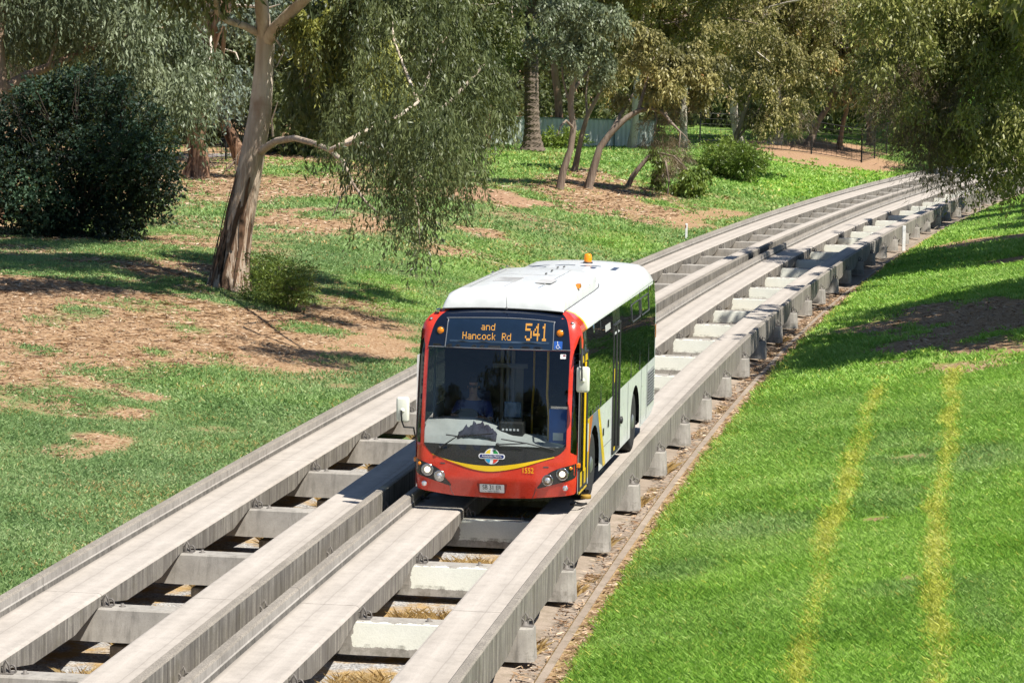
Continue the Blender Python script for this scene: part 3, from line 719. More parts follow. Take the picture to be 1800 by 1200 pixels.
def panel(name, poly, mp, mat, parent=bus, holes=(), sp=.06, thick=0, smooth=True):
    poly = dens(poly, sp); holes = [dens(h, sp) for h in holes]
    vs = []; ed = []
    for loop in [poly]+holes:
        b = len(vs); vs += [Vector(p) for p in loop]; ed += [(b+i, b+(i+1) % len(loop)) for i in range(len(loop))]
    xs = [p[0] for p in poly]; ys = [p[1] for p in poly]
    nx = int((max(xs)-min(xs))/sp); ny = int((max(ys)-min(ys))/sp)
    for i in range(1, nx):
        for j in range(1, ny):
            p = (min(xs)+i*sp+.003*(j % 2), min(ys)+j*sp+.0021*(i % 3))
            if inside(p, poly) and not any(inside(p, h) for h in holes):
                if min((Vector(p)-q).length_squared for q in vs[:len(poly)]) > (sp*.35)**2: vs.append(Vector(p))
    r = delaunay_2d_cdt(vs, ed, [], 0, 1e-5)
    V, F = r[0], r[2]; keep = []
    for f in F:
        c = sum((V[i] for i in f), Vector((0, 0)))/len(f)
        if inside(c, poly) and not any(inside(c, h) for h in holes): keep.append(list(f))
    mb = MB(); mb.add([mp(p.x, p.y) for p in V], keep, 0, smooth)
    o = mb.build(name, mat, parent, recalc=False)
    # make normals face outward from the bus centre
    me = o.data; me.update()
    ref = sum((p.normal*p.area for p in me.polygons), Vector())
    cen = sum((v.co for v in me.vertices), Vector())/len(me.vertices)
    if ref.dot(cen-Vector((0, 4.8, 1.3))) < 0: me.flip_normals()
    return o
def rrect(x0, y0, x1, y1, r=.03, n=4):
    o = []
    for cx, cy, a in ((x1-r, y1-r, 0), (x0+r, y1-r, 90), (x0+r, y0+r, 180), (x1-r, y0+r, 270)):
        for k in range(n+1): an = R(a+90*k/n); o.append((cx+r*math.cos(an), cy+r*math.sin(an)))
    return o
def disc(cx, cy, r, n=20, a0=0, a1=360): return [(cx+r*math.cos(R(a0+(a1-a0)*k/n)), cy+r*math.sin(R(a0+(a1-a0)*k/n))) for k in range(n)]

# --- front
SIL = [(-1.16, .31), (-1.02, .285), (-.60, .238), (.0, .224), (.55, .240), (1.0, .285), (1.16, .31), (1.2, .36), (1.2, 2.52)]
_arc = [(x, ztop(x)) for x in (1.19, 1.17, 1.14, 1.08, 1.0, .9, .8, .6, .4, .2, 0)]
SIL = SIL+_arc+[(-x, z) for x, z in _arc[:-1][::-1]]+[(-1.2, 2.52), (-1.2, .36)]
WS = [(-1.05, 1.0), (-1.03, .985), (1.02, .995), (1.04, 1.015), (1.04, 2.375), (-1.045, 2.375)]
MASK = smooth_line([(-.74, 2.93), (-.85, 2.875), (-.93, 2.80), (-.985, 2.69), (-1.03, 2.52), (-1.055, 2.375)])+smooth_line([(1.045, 2.385), (1.03, 2.52), (1.0, 2.70), (.955, 2.82), (.87, 2.90), (.76, 2.93)])+[(.4, 2.949), (0, 2.9585), (-.4, 2.949)]
CORN = [[(-1.186, .99), (-1.112, .99), (-1.106, 2.40), (-1.135, 2.50), (-1.186, 2.45)], [(1.104, .93), (1.186, .88), (1.186, 2.42), (1.14, 2.50), (1.098, 2.38)]]
fp = panel('front_panel', SIL, m_front(0), BM['red'], holes=[WS]+CORN, sp=.04); fp.data.materials.append(BM['navy'])
for p_ in fp.data.polygons:
    if p_.center.z > 2.78 and (inside((p_.center.x*1.05, p_.center.z-.01), MASK) or (p_.center.z > 2.9 and abs(p_.center.x) < .75)): p_.material_index = 1
panel('windscreen', [(-1.06, .975), (1.05, .985), (1.05, 2.39), (-1.055, 2.39)], m_front(.004), BM['screen'], sp=.12)
panel('sign_mask', MASK, m_front(.006), BM['navy'], sp=.06)
DEST = smooth_line([(-.80, 2.385), (-.785, 2.60), (-.775, 2.77), (-.73, 2.80), (.14, 2.825), (.74, 2.79), (.785, 2.745), (.79, 2.39)], 5)
def rim_line(name, pts, w, mat, off, parent, closed=False, mp=None):
    mb = MB(); mp = mp or m_front(off); P = [Vector(mp(*p)) for p in (pts+[pts[0]] if closed else pts)]
    mb.tube(P, w, 6); return mb.build(name, mat, parent)
MG = plain('grey_sign_edge', (.16, .17, .19), .35)
sign = panel('destination_sign', DEST, m_front(.012), plain('destination_glass', (.010, .022, .045), .05, 0, .4, .1), sp=.06)
rim_line('sign_frame', DEST, .009, MG, .013, sign)
rim_line('sign_sill', [(-1.05, 2.383), (-.5, 2.385), (0, 2.388), (.5, 2.39), (1.045, 2.392)], .008, MG, .010, bus)
panel('sign_shelf', [(-.735, 2.465), (.73, 2.475), (.74, 2.505), (-.735, 2.495)], m_front(.0165), plain('sign_shelf_blue', (.035, .06, .10), .3), sign, sp=.1)
F57 = {'a': '00000 00000 01110 00001 01111 10001 01111', 'n': '00000 00000 11110 10001 10001 10001 10001', 'd': '00001 00001 01111 10001 10001 10001 01111', 'H': '10001 10001 10001 11111 10001 10001 10001', 'c': '00000 00000 01110 10000 10000 10001 01110', 'o': '00000 00000 01110 10001 10001 10001 01110',
       'k': '10000 10000 10010 10100 11000 10100 10010', 'R': '11110 10001 10001 11110 10100 10010 10001', '5': '11111 10000 11110 00001 00001 10001 01110', '4': '00010 00110 01010 10010 11111 00010 00010', '1': '00100 01100 00100 00100 00100 00100 01110', ' ': '00000 '*7}
def led(text, x0, z0, pitch_x, pitch_z, sub=1, parent=sign, name='led_text', adv=6):
    mb = MB(); x = x0
    for ch in text:
        rows = F57[ch].split()
        for r, row in enumerate(rows):
            for c, b in enumerate(row):
                if b == '1':
                    for q in range(sub):
                        for w in range(sub):
                            cx = x+(c+(w+.5)/sub)*pitch_x; cz = z0+(6-r+(q+.5)/sub)*pitch_z; hx = pitch_x/sub*.38; hz = pitch_z/sub*.38
                            y = front_y(cx, cz)-.017
                            mb.add([(cx-hx, y, cz-hz), (cx+hx, y, cz-hz), (cx+hx, y, cz+hz), (cx-hx, y, cz+hz)], [(0, 1, 2, 3)])
        x += pitch_x*adv
    return mb.build(name, BM['led'], parent, recalc=False)
led('and', -.275, 2.648, .0122, .0142, name='sign_word')
led('Hancock Rd', -.545, 2.512, .0122, .0146, name='sign_street')
for i_, d_ in enumerate('541'): led(d_, .378+i_*.1152, 2.517, .0192, .0352, 2, name='sign_digit')
# yellow swoosh, black apron under the windscreen
top = smooth_line([(-1.055, .985), (-1.0, .915), (-.905, .835), (-.71, .772), (-.355, .716), (0, .706), (.352, .750), (.70, .826), (.875, .868), (.97, .92), (1.035, .995)])
bot = smooth_line([(-.925, .838), (-.89, .824), (-.53, .707), (-.265, .640), (0, .626), (.354, .690), (.70, .800), (.88, .855)])
apron = panel('windscreen_apron', [(-1.05, .996)]+top+[(1.035, 1.0)], m_front(.005), BM['black'], sp=.07)
yt = [p for p in top if -.92 < p[0] < .88]
panel('yellow_swoosh', bot+yt[::-1], m_front(.008), BM['yellow'], sp=.05)
rim_line('apron_seam', [(-1.03, .955), (-.4, .955), (.3, .96), (1.02, .968)], .003, BM['trim'], .006, apron)
# dark wrap glass outside the pillars
for sx in (-1, 1):
    q = panel('corner_glass', CORN[(sx+1)//2], m_front(.001), BM['side'], sp=.03)
# lamps
def lamp(parent, x, z, r, mat, depth=.03, name='lamp', rimm=None):
    mb = MB(); y = front_y(x, z)
    if rimm is not None: mb.lathe([(r*1.22, -.004), (r*1.2, -.018), (r*1.0, -.020), (r, -.012)], (x, y, z), 'Y', 20, 1)
    if rimm is BM['chrome']:                            # reflector bowl with a projector in its middle
        mb.lathe([(r, -.012), (r*.86, .004), (r*.62, .018)], (x, y-.012, z), 'Y', 24, 1); mb.lathe([(r*.64, .012), (r*.60, -.012), (r*.40, -.022), (0, -.026)], (x, y-.012, z), 'Y', 20, 0)
    else: mb.lathe([(r, -.008), (r*.95, -.008-depth*.45), (r*.7, -.008-depth*.8), (r*.35, -.008-depth), (0, -.008-depth*1.03)], (x, y, z), 'Y', 20, 0)
    return mb.build(name, [mat, rimm or mat], parent)
HL = [(-1.185, .752), (-.96, .690), (-.80, .612), (-.72, .50), (-.634, .385), (-.80, .425), (-.98, .478), (-1.16, .54), (-1.185, .62)]
for sx in (-1, 1):
    poly = [(-sx*0+(x if sx < 0 else -x), z+(0 if sx < 0 else .012)) for x, z in HL]
    h = panel('headlight', smooth_line(poly+[poly[0]], 4)[:-1], m_front(.006), BM['black'], sp=.05)
    lamp(h, sx*(.99 if sx < 0 else 1.0), .606 if sx < 0 else .618, .075, BM['lit'], .05, 'main_lamp', BM['chrome'])
    lamp(h, sx*(.805 if sx < 0 else .79), .525, .068, BM['lens'], .04, 'dip_lamp', BM['chrome'])
    lamp(h, sx*1.115, .685 if sx < 0 else .70, .027, BM['amber'], .02, 'indicator')
    lamp(bus, sx*1.042, .395 if sx < 0 else .41, .043, BM['lens'], .02, 'fog_lamp', BM['red'])
    lamp(bus, sx*(.882), .2+2.418 if sx < 0 else 2.632, .052, BM['amber'], .03, 'flasher_lamp', BM['trim'])
    lamp(bus, sx*1.045, 2.775, .02, BM['lens'], .02, 'marker_lamp', BM['trim'])
    panel('air_slot', rrect(sx*.76-.04, .705, sx*.76+.04, .722, .008), m_front(.004), BM['gap'], sp=.05)
    mbx = MB(); mbx.box((sx*1.2-.03, .22, .69), (sx*1.2+.035, .28, .76), bev=.012); mbx.build('side_indicator', BM['amber'], bus)
for xx in (-.60, .56):                                  # lower bumper creases
    rim_line('bumper_seam', [(xx*1.0, .24), (xx*1.06, .31), (xx*1.1, .40)], .004, BM['gap'], .001, bus)
# number plate
pl = panel('number_plate', rrect(-.205, .310, .158, .434, .01), m_front(.012), BM['plate'], sp=.09)
panel('plate_recess_shade', [(-.25, .44), (.20, .445), (.17, .30), (-.22, .295)], m_front(.003), plain('painted_recess_shade', (.30, .025, .015), .6), sp=.09)  # flat darker red panel: the shade round the plate is put into its colour
def text(s, size, mat, parent, fn, name, sx=1, extr=.0):
    """flat lettering; fn maps text-plane (x,y) to bus space"""
    cu = bpy.data.curves.new('t', 'FONT'); cu.body = s; cu.size = size; cu.align_x = 'CENTER'; cu.align_y = 'CENTER'; cu.resolution_u = 4
    o = bpy.data.objects.new('t', cu); COL.objects.link(o); bpy.context.view_layer.update()
    me = bpy.data.meshes.new_from_object(o.evaluated_get(bpy.context.evaluated_depsgraph_get())); bpy.data.objects.remove(o)
    for v in me.vertices: v.co = fn(v.co.x*sx, v.co.y)
    me.materials.clear(); me.materials.append(mat); me.name = name
    return put(name, me, parent)
def f_txt(cx, cz, off): return lambda x, y: Vector((cx+x, front_y(cx+x, cz+y)-off, cz+y))
text('SB 31 ER', .098, BM['ink'], pl, f_txt(-.024, .385, .016), 'plate_number', .78)
text('SA - HEAVY VEHICLE', .024, BM['ink'], pl, f_txt(-.024, .325, .016), 'plate_caption')
text('1552', .112, BM['yellow'], bus, f_txt(.498, .655, .010), 'fleet_number', .80)
# emblem: ring with four coloured quarters behind a navy name bar
lg = panel('emblem', disc(-.03, .846, .116, 32), m_front(.009), BM['signw'], sp=.06)
for a0, m in ((100, 'lyel'), (10, 'lgreen'), (190, 'lcyan'), (280, 'lred')):
    arc = disc(-.03, .846, .104, 8, a0, a0+72); c = Vector((-.03, .846)); d = Vector((math.cos(R(a0+36)), math.sin(R(a0+36))))
    inn = [tuple(c+Vector((math.cos(R(a0+72-72*t)), math.sin(R(a0+72-72*t))))*(.104-.075*math.sin(math.pi*t))) for t in (.12, .3, .5, .7, .88)]
    panel('emblem_quarter', arc+inn, m_front(.012), BM[m], lg, sp=.03)
panel('emblem_bar_edge', rrect(-.225, .808, .165, .884, .037, 6), m_front(.015), BM['signw'], lg, sp=.05)
nb = panel('emblem_bar', rrect(-.208, .822, .148, .870, .023, 6), m_front(.018), BM['lnavy'], lg, sp=.05)
text('Adelaide Metro', .047, BM['signw'], nb, f_txt(-.03, .847, .0215), 'emblem_name', .98)
# access symbol
ac = panel('access_sign', rrect(.806, 2.405, .926, 2.520, .01), m_front(.016), BM['blue'], sp=.05)
mb = MB(); g = m_front(.0195); P = lambda pts: [Vector(g(x, z)) for x, z in pts]
mb.tube(P([(.855, 2.497), (.857, 2.470), (.860, 2.450), (.880, 2.449), (.892, 2.425), (.902, 2.428)]), .0042, 6); mb.tube(P([(.858, 2.472), (.880, 2.470)]), .004, 6)
mb.tube(P(disc(.862, 2.438, .024, 12, 130, 350)), .0042, 6); mb.lathe([(.009, 0), (.009, -.003), (0, -.004)], g(.855, 2.506), 'Y', 10); mb.build('access_symbol', BM['signw'], ac)
st_ = panel('permit_sticker', rrect(.905, 2.27, .985, 2.335, .006), m_front(.0075), BM['plate'], sp=.05)
panel('sticker_logo', rrect(.945, 2.305, .98, 2.328, .004), m_front(.010), plain('sticker_maroon', (.25, .03, .05), .5), st_, sp=.04)

# --- roof and sides
RP = [(1.2, 2.25)]+[(hw_at(z), z) for z in (2.35, 2.45, 2.53)]+[(x-.012*(x > 1.0), ztop(x)) for x in (1.185, 1.165, 1.13, 1.08, 1.0, .9, .8, .6, .4, .2)]
RP = RP+[(0, ztop(0))]+[(-x, z) for x, z in RP[::-1]]
def roof_z(z, y): return z+max(0, (z-2.2)/.75)*.0055*min(y, 9.6)
def skin(name, y0f, y1f, mat, n=3, rear=False):
    mb = MB(); V = []; k = len(RP); F = []
    stn = [i/n for i in range(n+1)]
    for t in stn:
        for x, z in RP:
            ya, yb = y0f(x, z), y1f(x, z); y = ya+(yb-ya)*t; xx, zz = x, z
            if rear and y > BUS_L-.32:                      # rounded tail
                q = (y-(BUS_L-.32))/.32; sh = .07*c_round(q); xx = x*(1-sh*.3); zz = z-sh*max(0, (z-2.2)/.75)*1.0
            V.append((xx, y, roof_z(zz, y)))
    F = [(i*k+j, i*k+j+1, (i+1)*k+j+1, (i+1)*k+j) for i in range(n) for j in range(k-1)]
    mb.add(V, F, 0, True); o = mb.build(name, mat, bus, recalc=False)
    r = sum((p.normal*p.area for p in o.data.polygons), Vector())
    if r.z < 0: o.data.flip_normals()
    return o
def edge_y(x, z): return front_y(math.copysign(min(abs(x), 1.2), x), min(z, ztop(x)))
def red_y(x, z): return sm(abs(x), [0, .72, .85, 1.0, 1.12, 1.19], [.72, .72, .76, .86, .98, 1.05])+.02 if z > 2.5 else 1.07
skin('front_roof_cap', edge_y, lambda x, z: red_y(x, z) if abs(x) > .74 else edge_y(x, z)+.001, BM['red'], 4)
skin('yellow_roof_band', lambda x, z: red_y(x, z) if abs(x) > .74 else edge_y(x, z)+.001, lambda x, z: red_y(x, z)+.11 if abs(x) > .74 else edge_y(x, z)+.002, BM['yellow'], 1)
skin('roof', lambda x, z: red_y(x, z)+.11 if abs(x) > .74 else edge_y(x, z)+.002, lambda x, z: BUS_L, BM['white'], 24, True)

FW, RW, WR = 1.90, 6.95, .50
def arch(yc, r, n=12, z0=.31): return [(yc+r*math.cos(math.pi*(1-k/n)), .50+r*math.sin(math.pi*(1-k/n))) if 0 < k < n else (yc+(-r if k == 0 else r), z0) for k in range(n+1)]
DOOR = [(.26, .36), (1.02, .36), (1.02, 2.34), (.26, 2.34)]
MID = [(3.98, .34), (4.78, .34), (4.78, 2.42), (3.98, 2.42)]
SIDE = [(.22, .31)]+arch(FW, .60)+arch(RW, .62)+[(9.2, .34), (BUS_L, .45), (BUS_L, 2.26), (.22, 2.26)]
WIN_R = [(1.20, 1.34), (3.90, 1.34), (3.90, 2.24), (1.20, 2.24)]; WIN_R2 = [(4.86, 1.34), (9.60, 1.34), (9.60, 2.24), (4.86, 2.24)]
panel('side_wall', SIDE, m_right(0), BM['white'], holes=[[(.26, .36), (1.02, .36), (1.02, 2.24), (.26, 2.24)], [(4.0, .36), (4.76, .36), (4.76, 2.24), (4.0, 2.24)], WIN_R, WIN_R2], sp=.14)
panel('side_wall', SIDE, m_left(0), BM['white'], holes=[[(.40, 1.15), (1.5, 1.15), (1.5, 2.24), (.40, 2.24)], [(1.7, 1.34), (9.6, 1.34), (9.6, 2.24), (1.7, 2.24)]], sp=.14)
zw = lambda y: 2.625+.006*y
wr = panel('window_band', [(1.06, 1.295), (3.96, 1.30), (3.96, zw(4)), (1.06, zw(1)), ], m_right(.006), BM['side'], sp=.12)
w2 = panel('window_band', [(4.80, 1.305), (9.62, 1.32), (9.62, zw(9.6)), (4.80, zw(4.8))], m_right(.006), BM['side'], sp=.12)
panel('window_band', [(.30, 1.12), (1.6, 1.25), (9.62, 1.32), (9.62, zw(9.6)), (.42, zw(.4))], m_left(.006), BM['side'], sp=.14)
for y in (2.55,): rim_line('window_divider', [(y, 1.31), (y, zw(y)-.02)], .008, BM['dgrey'], 0, wr, mp=m_right(.008))
for y in (6.25, 7.45, 8.70): rim_line('window_divider', [(y, 1.32), (y, zw(y)-.02)], .008, BM['dgrey'], 0, w2, mp=m_right(.008))
for y0, y1 in ((6.25, 7.40), (7.50, 8.68)): rim_line('hopper_window', rrect(y0+.04, 2.24, y1-.04, 2.53, .03), .012, BM['dgrey'], 0, w2, True, m_right(.010))
panel('header_strip', [(.20, 2.35), (1.06, 2.345), (1.06, zw(1)), (.62, zw(.6)), (.42, 2.60), (.27, 2.50)], m_right(.006), BM['black'], sp=.1)
panel('header_strip', [(3.96, 2.425), (4.80, 2.43), (4.80, zw(4.8)), (3.96, zw(4))], m_right(.006), BM['black'], sp=.1)
panel('window_notice', rrect(3.02, 2.40, 3.62, 2.50, .01), m_right(.010), BM['grimy'], wr, sp=.2)
# doors
def door(name, y0, y1, z0, z1, glassm, bands, leaves=2):
    d = panel(name, [(y0, z0), (y1, z0), (y1, z1), (y0, z1)], m_right(.004), glassm, sp=.2)
    ym = (y0+y1)/2
    fr = [[(y0+.02, z0), (y0+.02, z1)], [(y1-.02, z0), (y1-.02, z1)], [(y0, z1-.02), (y1, z1-.02)], [(y0, z0+.02), (y1, z0+.02)]]
    mb = MB()
    for l in fr+[[(ym-.022, z0), (ym-.022, z1)], [(ym+.022, z0), (ym+.022, z1)]]: mb.tube([m_right(.010)(*p) for p in l], .022, 6)
    mb.build('door_frame', BM['trim'], d); return d
fd = door('front_door', .255, 1.025, .34, 2.345, BM['doorglass'], True)
for y0, y1 in ((.29, .61), (.67, .99)):
    panel('door_kick_panel', [(y0, .37), (y1, .37), (y1, .60), (y0, .60)], m_right(.012), BM['yellow'], fd, sp=.2)
    panel('door_top_band', [(y0, 2.20), (y1, 2.20), (y1, 2.31), (y0, 2.31)], m_right(.012), BM['yellow'], fd, sp=.2)
mb = MB()
for y in (.595, .685): mb.tube([m_right(.03)(y, .60), m_right(.03)(y, 2.20)], .011, 6)
mb.build('door_edge', BM['yellow'], fd)
panel('door_sill', [(.23, .30), (1.05, .30), (1.05, .345), (.23, .345)], m_right(.02), BM['yellow'], sp=.3)
md = door('middle_door', 3.97, 4.79, .36, 2.42, BM['side'], False)
panel('door_kick_panel', [(4.02, .37), (4.30, .37), (4.30, .46), (4.02, .46)], m_right(.014), BM['yellow'], md, sp=.2)
panel('door_label', rrect(4.02, 1.50, 4.12, 1.72, .01), m_right(.014), BM['yellow'], md, sp=.2)
# painted graphics round the front wheel
rg = lambda pts, m, off, n='side_graphic': panel(n, pts, m_right(off), BM[m], sp=.15)
ar = [(FW+.605*math.cos(a), .5+.605*math.sin(a)) for a in np.linspace(R(168), R(20), 14)]
rg([(1.05, .40), (1.27, .40), (1.36, 1.285), (1.05, 1.285)], 'yellow', .003)
rg([(1.27, .40), (1.31, .62)]+ar[:4]+[(1.50, 1.0), (1.74, 1.285), (1.36, 1.285)], 'orange', .003)
rg([(1.50, 1.0)]+ar[4:]+[(2.50, .45), (2.95, .34), (2.30, 1.285), (1.74, 1.285)], 'greyblue', .003)
rg([(2.24, 1.288), (2.46, 1.288), (3.22, .325), (2.94, .325)], 'yellow', .006, 'yellow_stripe')
panel('side_notice', rrect(1.09, .80, 1.24, 1.22, .01), m_right(.006), BM['signw'], sp=.2)
for (y, z) in ((2.95, .86), (3.52, .92)): panel('flap_handle', rrect(y-.07, z-.06, y+.07, z+.06, .02), m_right(.006), BM['ink'], sp=.2)
mb = MB(); mb.lathe([(.06, 0), (.06, .03), (.03, .04), (0, .04)], (HW+.002, 5.02, .78), 'X', 12); mb.build('filler_cap', BM['trim'], bus)
mb = MB()
for a, b in (((3.93, .33), (3.93, 1.28)), ((4.84, .33), (4.84, 1.29)), ((5.95, .34), (5.95, 1.29)), ((7.75, .36), (7.75, 1.30)), ((8.55, .36), (8.55, 1.30)), ((2.75, .62), (3.93, .62))):
    mb.tube([m_right(.001)(*a), m_right(.001)(*b)], .004, 4)
mb.build('panel_seams', BM['gap'], bus)
gr = panel('engine_grille', [(8.66, .54), (9.60, .56), (9.60, 1.17), (8.66, 1.16)], m_right(.005), BM['grille'], sp=.3)
mb = MB()
for k in range(11): mb.box((HW+.006, 8.69, .57+k*.053), (HW+.018, 9.57, .585+k*.053))
mb.build('grille_slats', BM['gap'], gr)
panel('rear_marker', rrect(9.60, 1.66, 9.72, 1.90, .02), m_right(.012), BM['amber'], sp=.1)
# rear, floor, lining
mb = MB()
rear = [(-1.19, .45), (1.19, .45), (1.19, 2.1), (1.16, 2.55), (1.0, 2.80), (.5, 2.90), (-.5, 2.90), (-1.0, 2.80), (-1.16, 2.55), (-1.19, 2.1)]
mb.add([(x, BUS_L-.004, z) for x, z in rear], [tuple(range(len(rear)))]); mb.build('rear_panel', BM['white'], bus)
mb = MB(); mb.box((-1.15, .30, .36), (1.15, 1.25, .40)); mb.box((-1.15, 2.55, .36), (1.15, 6.30, .40)); mb.box((-1.15, 7.6, .36), (1.15, 9.6, .42)); mb.box((-.72, 1.25, .36), (.72, 2.55, .62)); mb.box((-.72, 6.3, .36), (.72, 7.6, .62)); mb.box((-.9, .55, .28), (.9, 1.2, .355)); mb.build('chassis', BM['under'], bus)
mb = MB()
for y in (FW, RW):
    for sx in (-1, 1):
        mb.add([(sx*x, y+.66*math.cos(a), .5+.66*math.sin(a)) for x in (.70, 1.185) for a in np.linspace(0, math.pi, 11)], [(i, i+1, 12+i, 11+i) for i in range(10)])
        mb.add([(sx*.70, y+.66*math.cos(a), .5+.66*math.sin(a)) for a in np.linspace(0, math.pi, 11)]+[(sx*.70, y-.66, .3), (sx*.70, y+.66, .3)], [tuple(range(11))+(11, 12)])
mb.build('wheel_arch', BM['under'], bus)
for y in (FW, RW):
    for sx in (-1, 1):
        wb = MB(); prof = [(.30, -.13), (.40, -.135), (.475, -.125), (.497, -.08), (.50, 0), (.497, .08), (.475, .125), (.40, .135), (.30, .13)]
        cx = sx*1.03
        wb.lathe(prof, (cx, y, .50), 'X', 36)
        w = wb.build('wheel', BM['tyre'], bus)
        rb = MB(); q = sx
        rb.lathe([(.305, q*.10), (.30, q*.125), (.285, q*.12), (.27, q*.07), (.20, q*.05), (.17, q*.10), (.12, q*.135), (.09, q*.15), (0, q*.152)], (cx, y, .50), 'X', 30)
        for k in range(10):
            a = 2*math.pi*k/10; rb.lathe([(.016, 0), (.016, q*.035), (0, q*.038)], (cx+q*.075, y+.22*math.cos(a), .5+.22*math.sin(a)), 'X', 6)
        rb.build('rim', BM['rim'], w)
        if y == FW:                                     # guide roller running against the kerb
            gb = MB(); gb.lathe([(.03, .05), (.075, .055), (.08, .065), (.08, .10), (.075, .11), (.03, .115)], (sx*1.185, 1.26, .03), 'Z', 18)
            gw = gb.build('guide_wheel', plain('guide_roller_ochre', (.40, .24, .03), .7), bus)
            hb = MB(); hb.tube([(sx*1.20, 1.26, .19), (sx*1.14, 1.34, .24), (sx*1.0, 1.62, .30)], .035, 8); hb.build('guide_arm', BM['under'], gw); hb = MB(); hb.tube([(sx*1.06, .55, .10), (sx*1.19, .70, .07), (sx*1.235, .95, .06)], .018, 6); hb.build('guide_bar', BM['under'], gw)
# roof equipment
def pod():
    mb = MB(); V = []; rows = []
    prof = [(-.90, 0), (-.885, .12), (-.83, .225), (-.70, .275), (-.3, .29), (.3, .29), (.70, .275), (.83, .225), (.885, .12), (.90, 0)]
    for y, h, w in ((.56, .0, 1.0), (.57, .45, 1.0), (.61, .75, .99), (.70, .95, .985), (.9, 1.0, .98), (2.4, 1.0, .97), (4.0, .98, .96), (4.6, .95, .94), (4.95, .75, .90), (5.15, .35, .86), (5.2, 0, .85)):
        rows.append([(x*w, y, roof_z(2.945-.03*(x/.9)**2, y)+z*h) for x, z in prof])
    k = len(prof); V = [p for r in rows for p in r]
    mb.add(V, [(i*k+j, i*k+j+1, (i+1)*k+j+1, (i+1)*k+j) for i in range(len(rows)-1) for j in range(k-1)], 0, True)
    o = mb.build('air_conditioner', BM['white'], bus)
    if sum((p.normal*p.area for p in o.data.polygons), Vector()).z < 0: o.data.flip_normals()
    return o
ap = pod()
mb = MB()
for sx in (-1, 1): mb.tube([(sx*.905*w, y, roof_z(2.945-.03*w*w, y)+.004) for y, w in ((.58, .985), (1.5, .98), (2.4, .97), (4.0, .96), (4.6, .94), (4.95, .90), (5.2, .86))], .009, 5)
mb.tube([(x, .555, roof_z(2.945-.03*(x/.9)**2, .56)+.004) for x in np.linspace(-.89, .89, 9)], .009, 5); mb.build('pod_gap_shadow', BM['gap'], ap)  # thin dark tubes draw the gap shadow line round the pod base
def on_pod(y, d=.003): return roof_z(2.945, y)+.29+d
mb = MB()
for k in range(5): mb.box((-.36, 1.75+k*.16, on_pod(1.9)-.0), (.0, 1.80+k*.16, on_pod(1.9)+.006))
mb.build('vent_slots', BM['grimy'], ap)
mb = MB(); mb.box((.30, 1.6, on_pod(2)-.002), (.55, 2.3, on_pod(2)+.004)); mb.build('rating_decal', BM['grimy'], ap)
mb = MB()
for x in (-.56, -.05, .46): mb.box((x, .95, on_pod(1)-.0), (x+.012, 4.2, on_pod(1)+.004))
mb.box((-.62, 3.0, on_pod(3)), (.62, 3.015, on_pod(3)+.004)); mb.build('cover_seams', BM['grimy'], ap)
mb = MB()
for y, x in ((3.1, -.62), (3.7, -.6), (4.2, -.58), (3.1, .22), (3.7, .22), (4.3, .22), (4.45, .3)): mb = MB(); mb.box((x, y, on_pod(y)), (x+.02, y+.12, on_pod(y)+.02)); mb.build('cover_catch', BM['gap'], ap)
pass
mb = MB(); mb.box((.80, 2.4, roof_z(2.93, 2)+.17), (.87, 2.55, roof_z(2.93, 2)+.24), bev=.01); mb.build('side_repeater', BM['amber'], ap)
mb = MB(); mb.box((-.36, 6.55, roof_z(2.95, 7)-.02), (.33, 7.45, roof_z(2.95, 7)+.07), bev=.03); mb.build('roof_hatch', BM['white'], bus)
mb = MB(); mb.box((-.335, 6.53, roof_z(2.95, 7)-.01), (.30, 6.56, roof_z(2.95, 7)+.012)); mb.build('hatch_seal', BM['trim'], bus)
mb = MB(); bz = roof_z(2.95, 8.9); mb.lathe([(.085, -.02), (.085, .03), (.075, .035)], (.10, 8.75, bz), n=18); bb = mb.build('beacon_base', BM['trim'], bus)
mb = MB(); mb.lathe([(.068, .035), (.070, .10), (.066, .15), (.05, .175), (0, .185)], (.10, 8.75, bz), n=18); mb.build('beacon', BM['beacon'], bb)
mb = MB(); mb.lathe([(.02, 0), (.012, .03), (.004, .035), (.003, .19), (0, .195)], (.07, .47, 2.945), n=8); mb.build('antenna', BM['trim'], bus)
mb = MB(); mb.box((-.99, .52, 2.86), (-.93, .62, 2.92), bev=.015); mb.build('roof_bracket', BM['chrome'], bus)
text('1552', .80, BM['rnavy'], bus, lambda x, y: Vector((-x, 8.05-y, roof_z(ztop(-x), 8.05-y)+.004)), 'roof_number', 1.12)
# wipers
def wiper(base, elbow, tipa, tipb):
    mb = MB(); g = m_front(.03); h = m_front(.018)
    mb.lathe([(.025, -.01), (.025, -.045), (.012, -.05)], (base[0], front_y(*base), base[1]), 'Y', 10)
    mb.tube([Vector(g(*base)), Vector(m_front(.05)(*elbow))], [.012, .008], 6); w = mb.build('wiper', BM['trim'], bus)
    mb = MB(); mb.tube([Vector(h(*tipa)), Vector(m_front(.03)(*elbow)), Vector(h(*tipb))], .009, 6); mb.build('wiper_blade', BM['ink'], w)
wiper((-.81, .935), (-.55, 1.115), (-.72, 1.128), (-.02, 1.175))
wiper((.05, 1.02), (.47, 1.055), (.10, 1.10), (.88, .965))
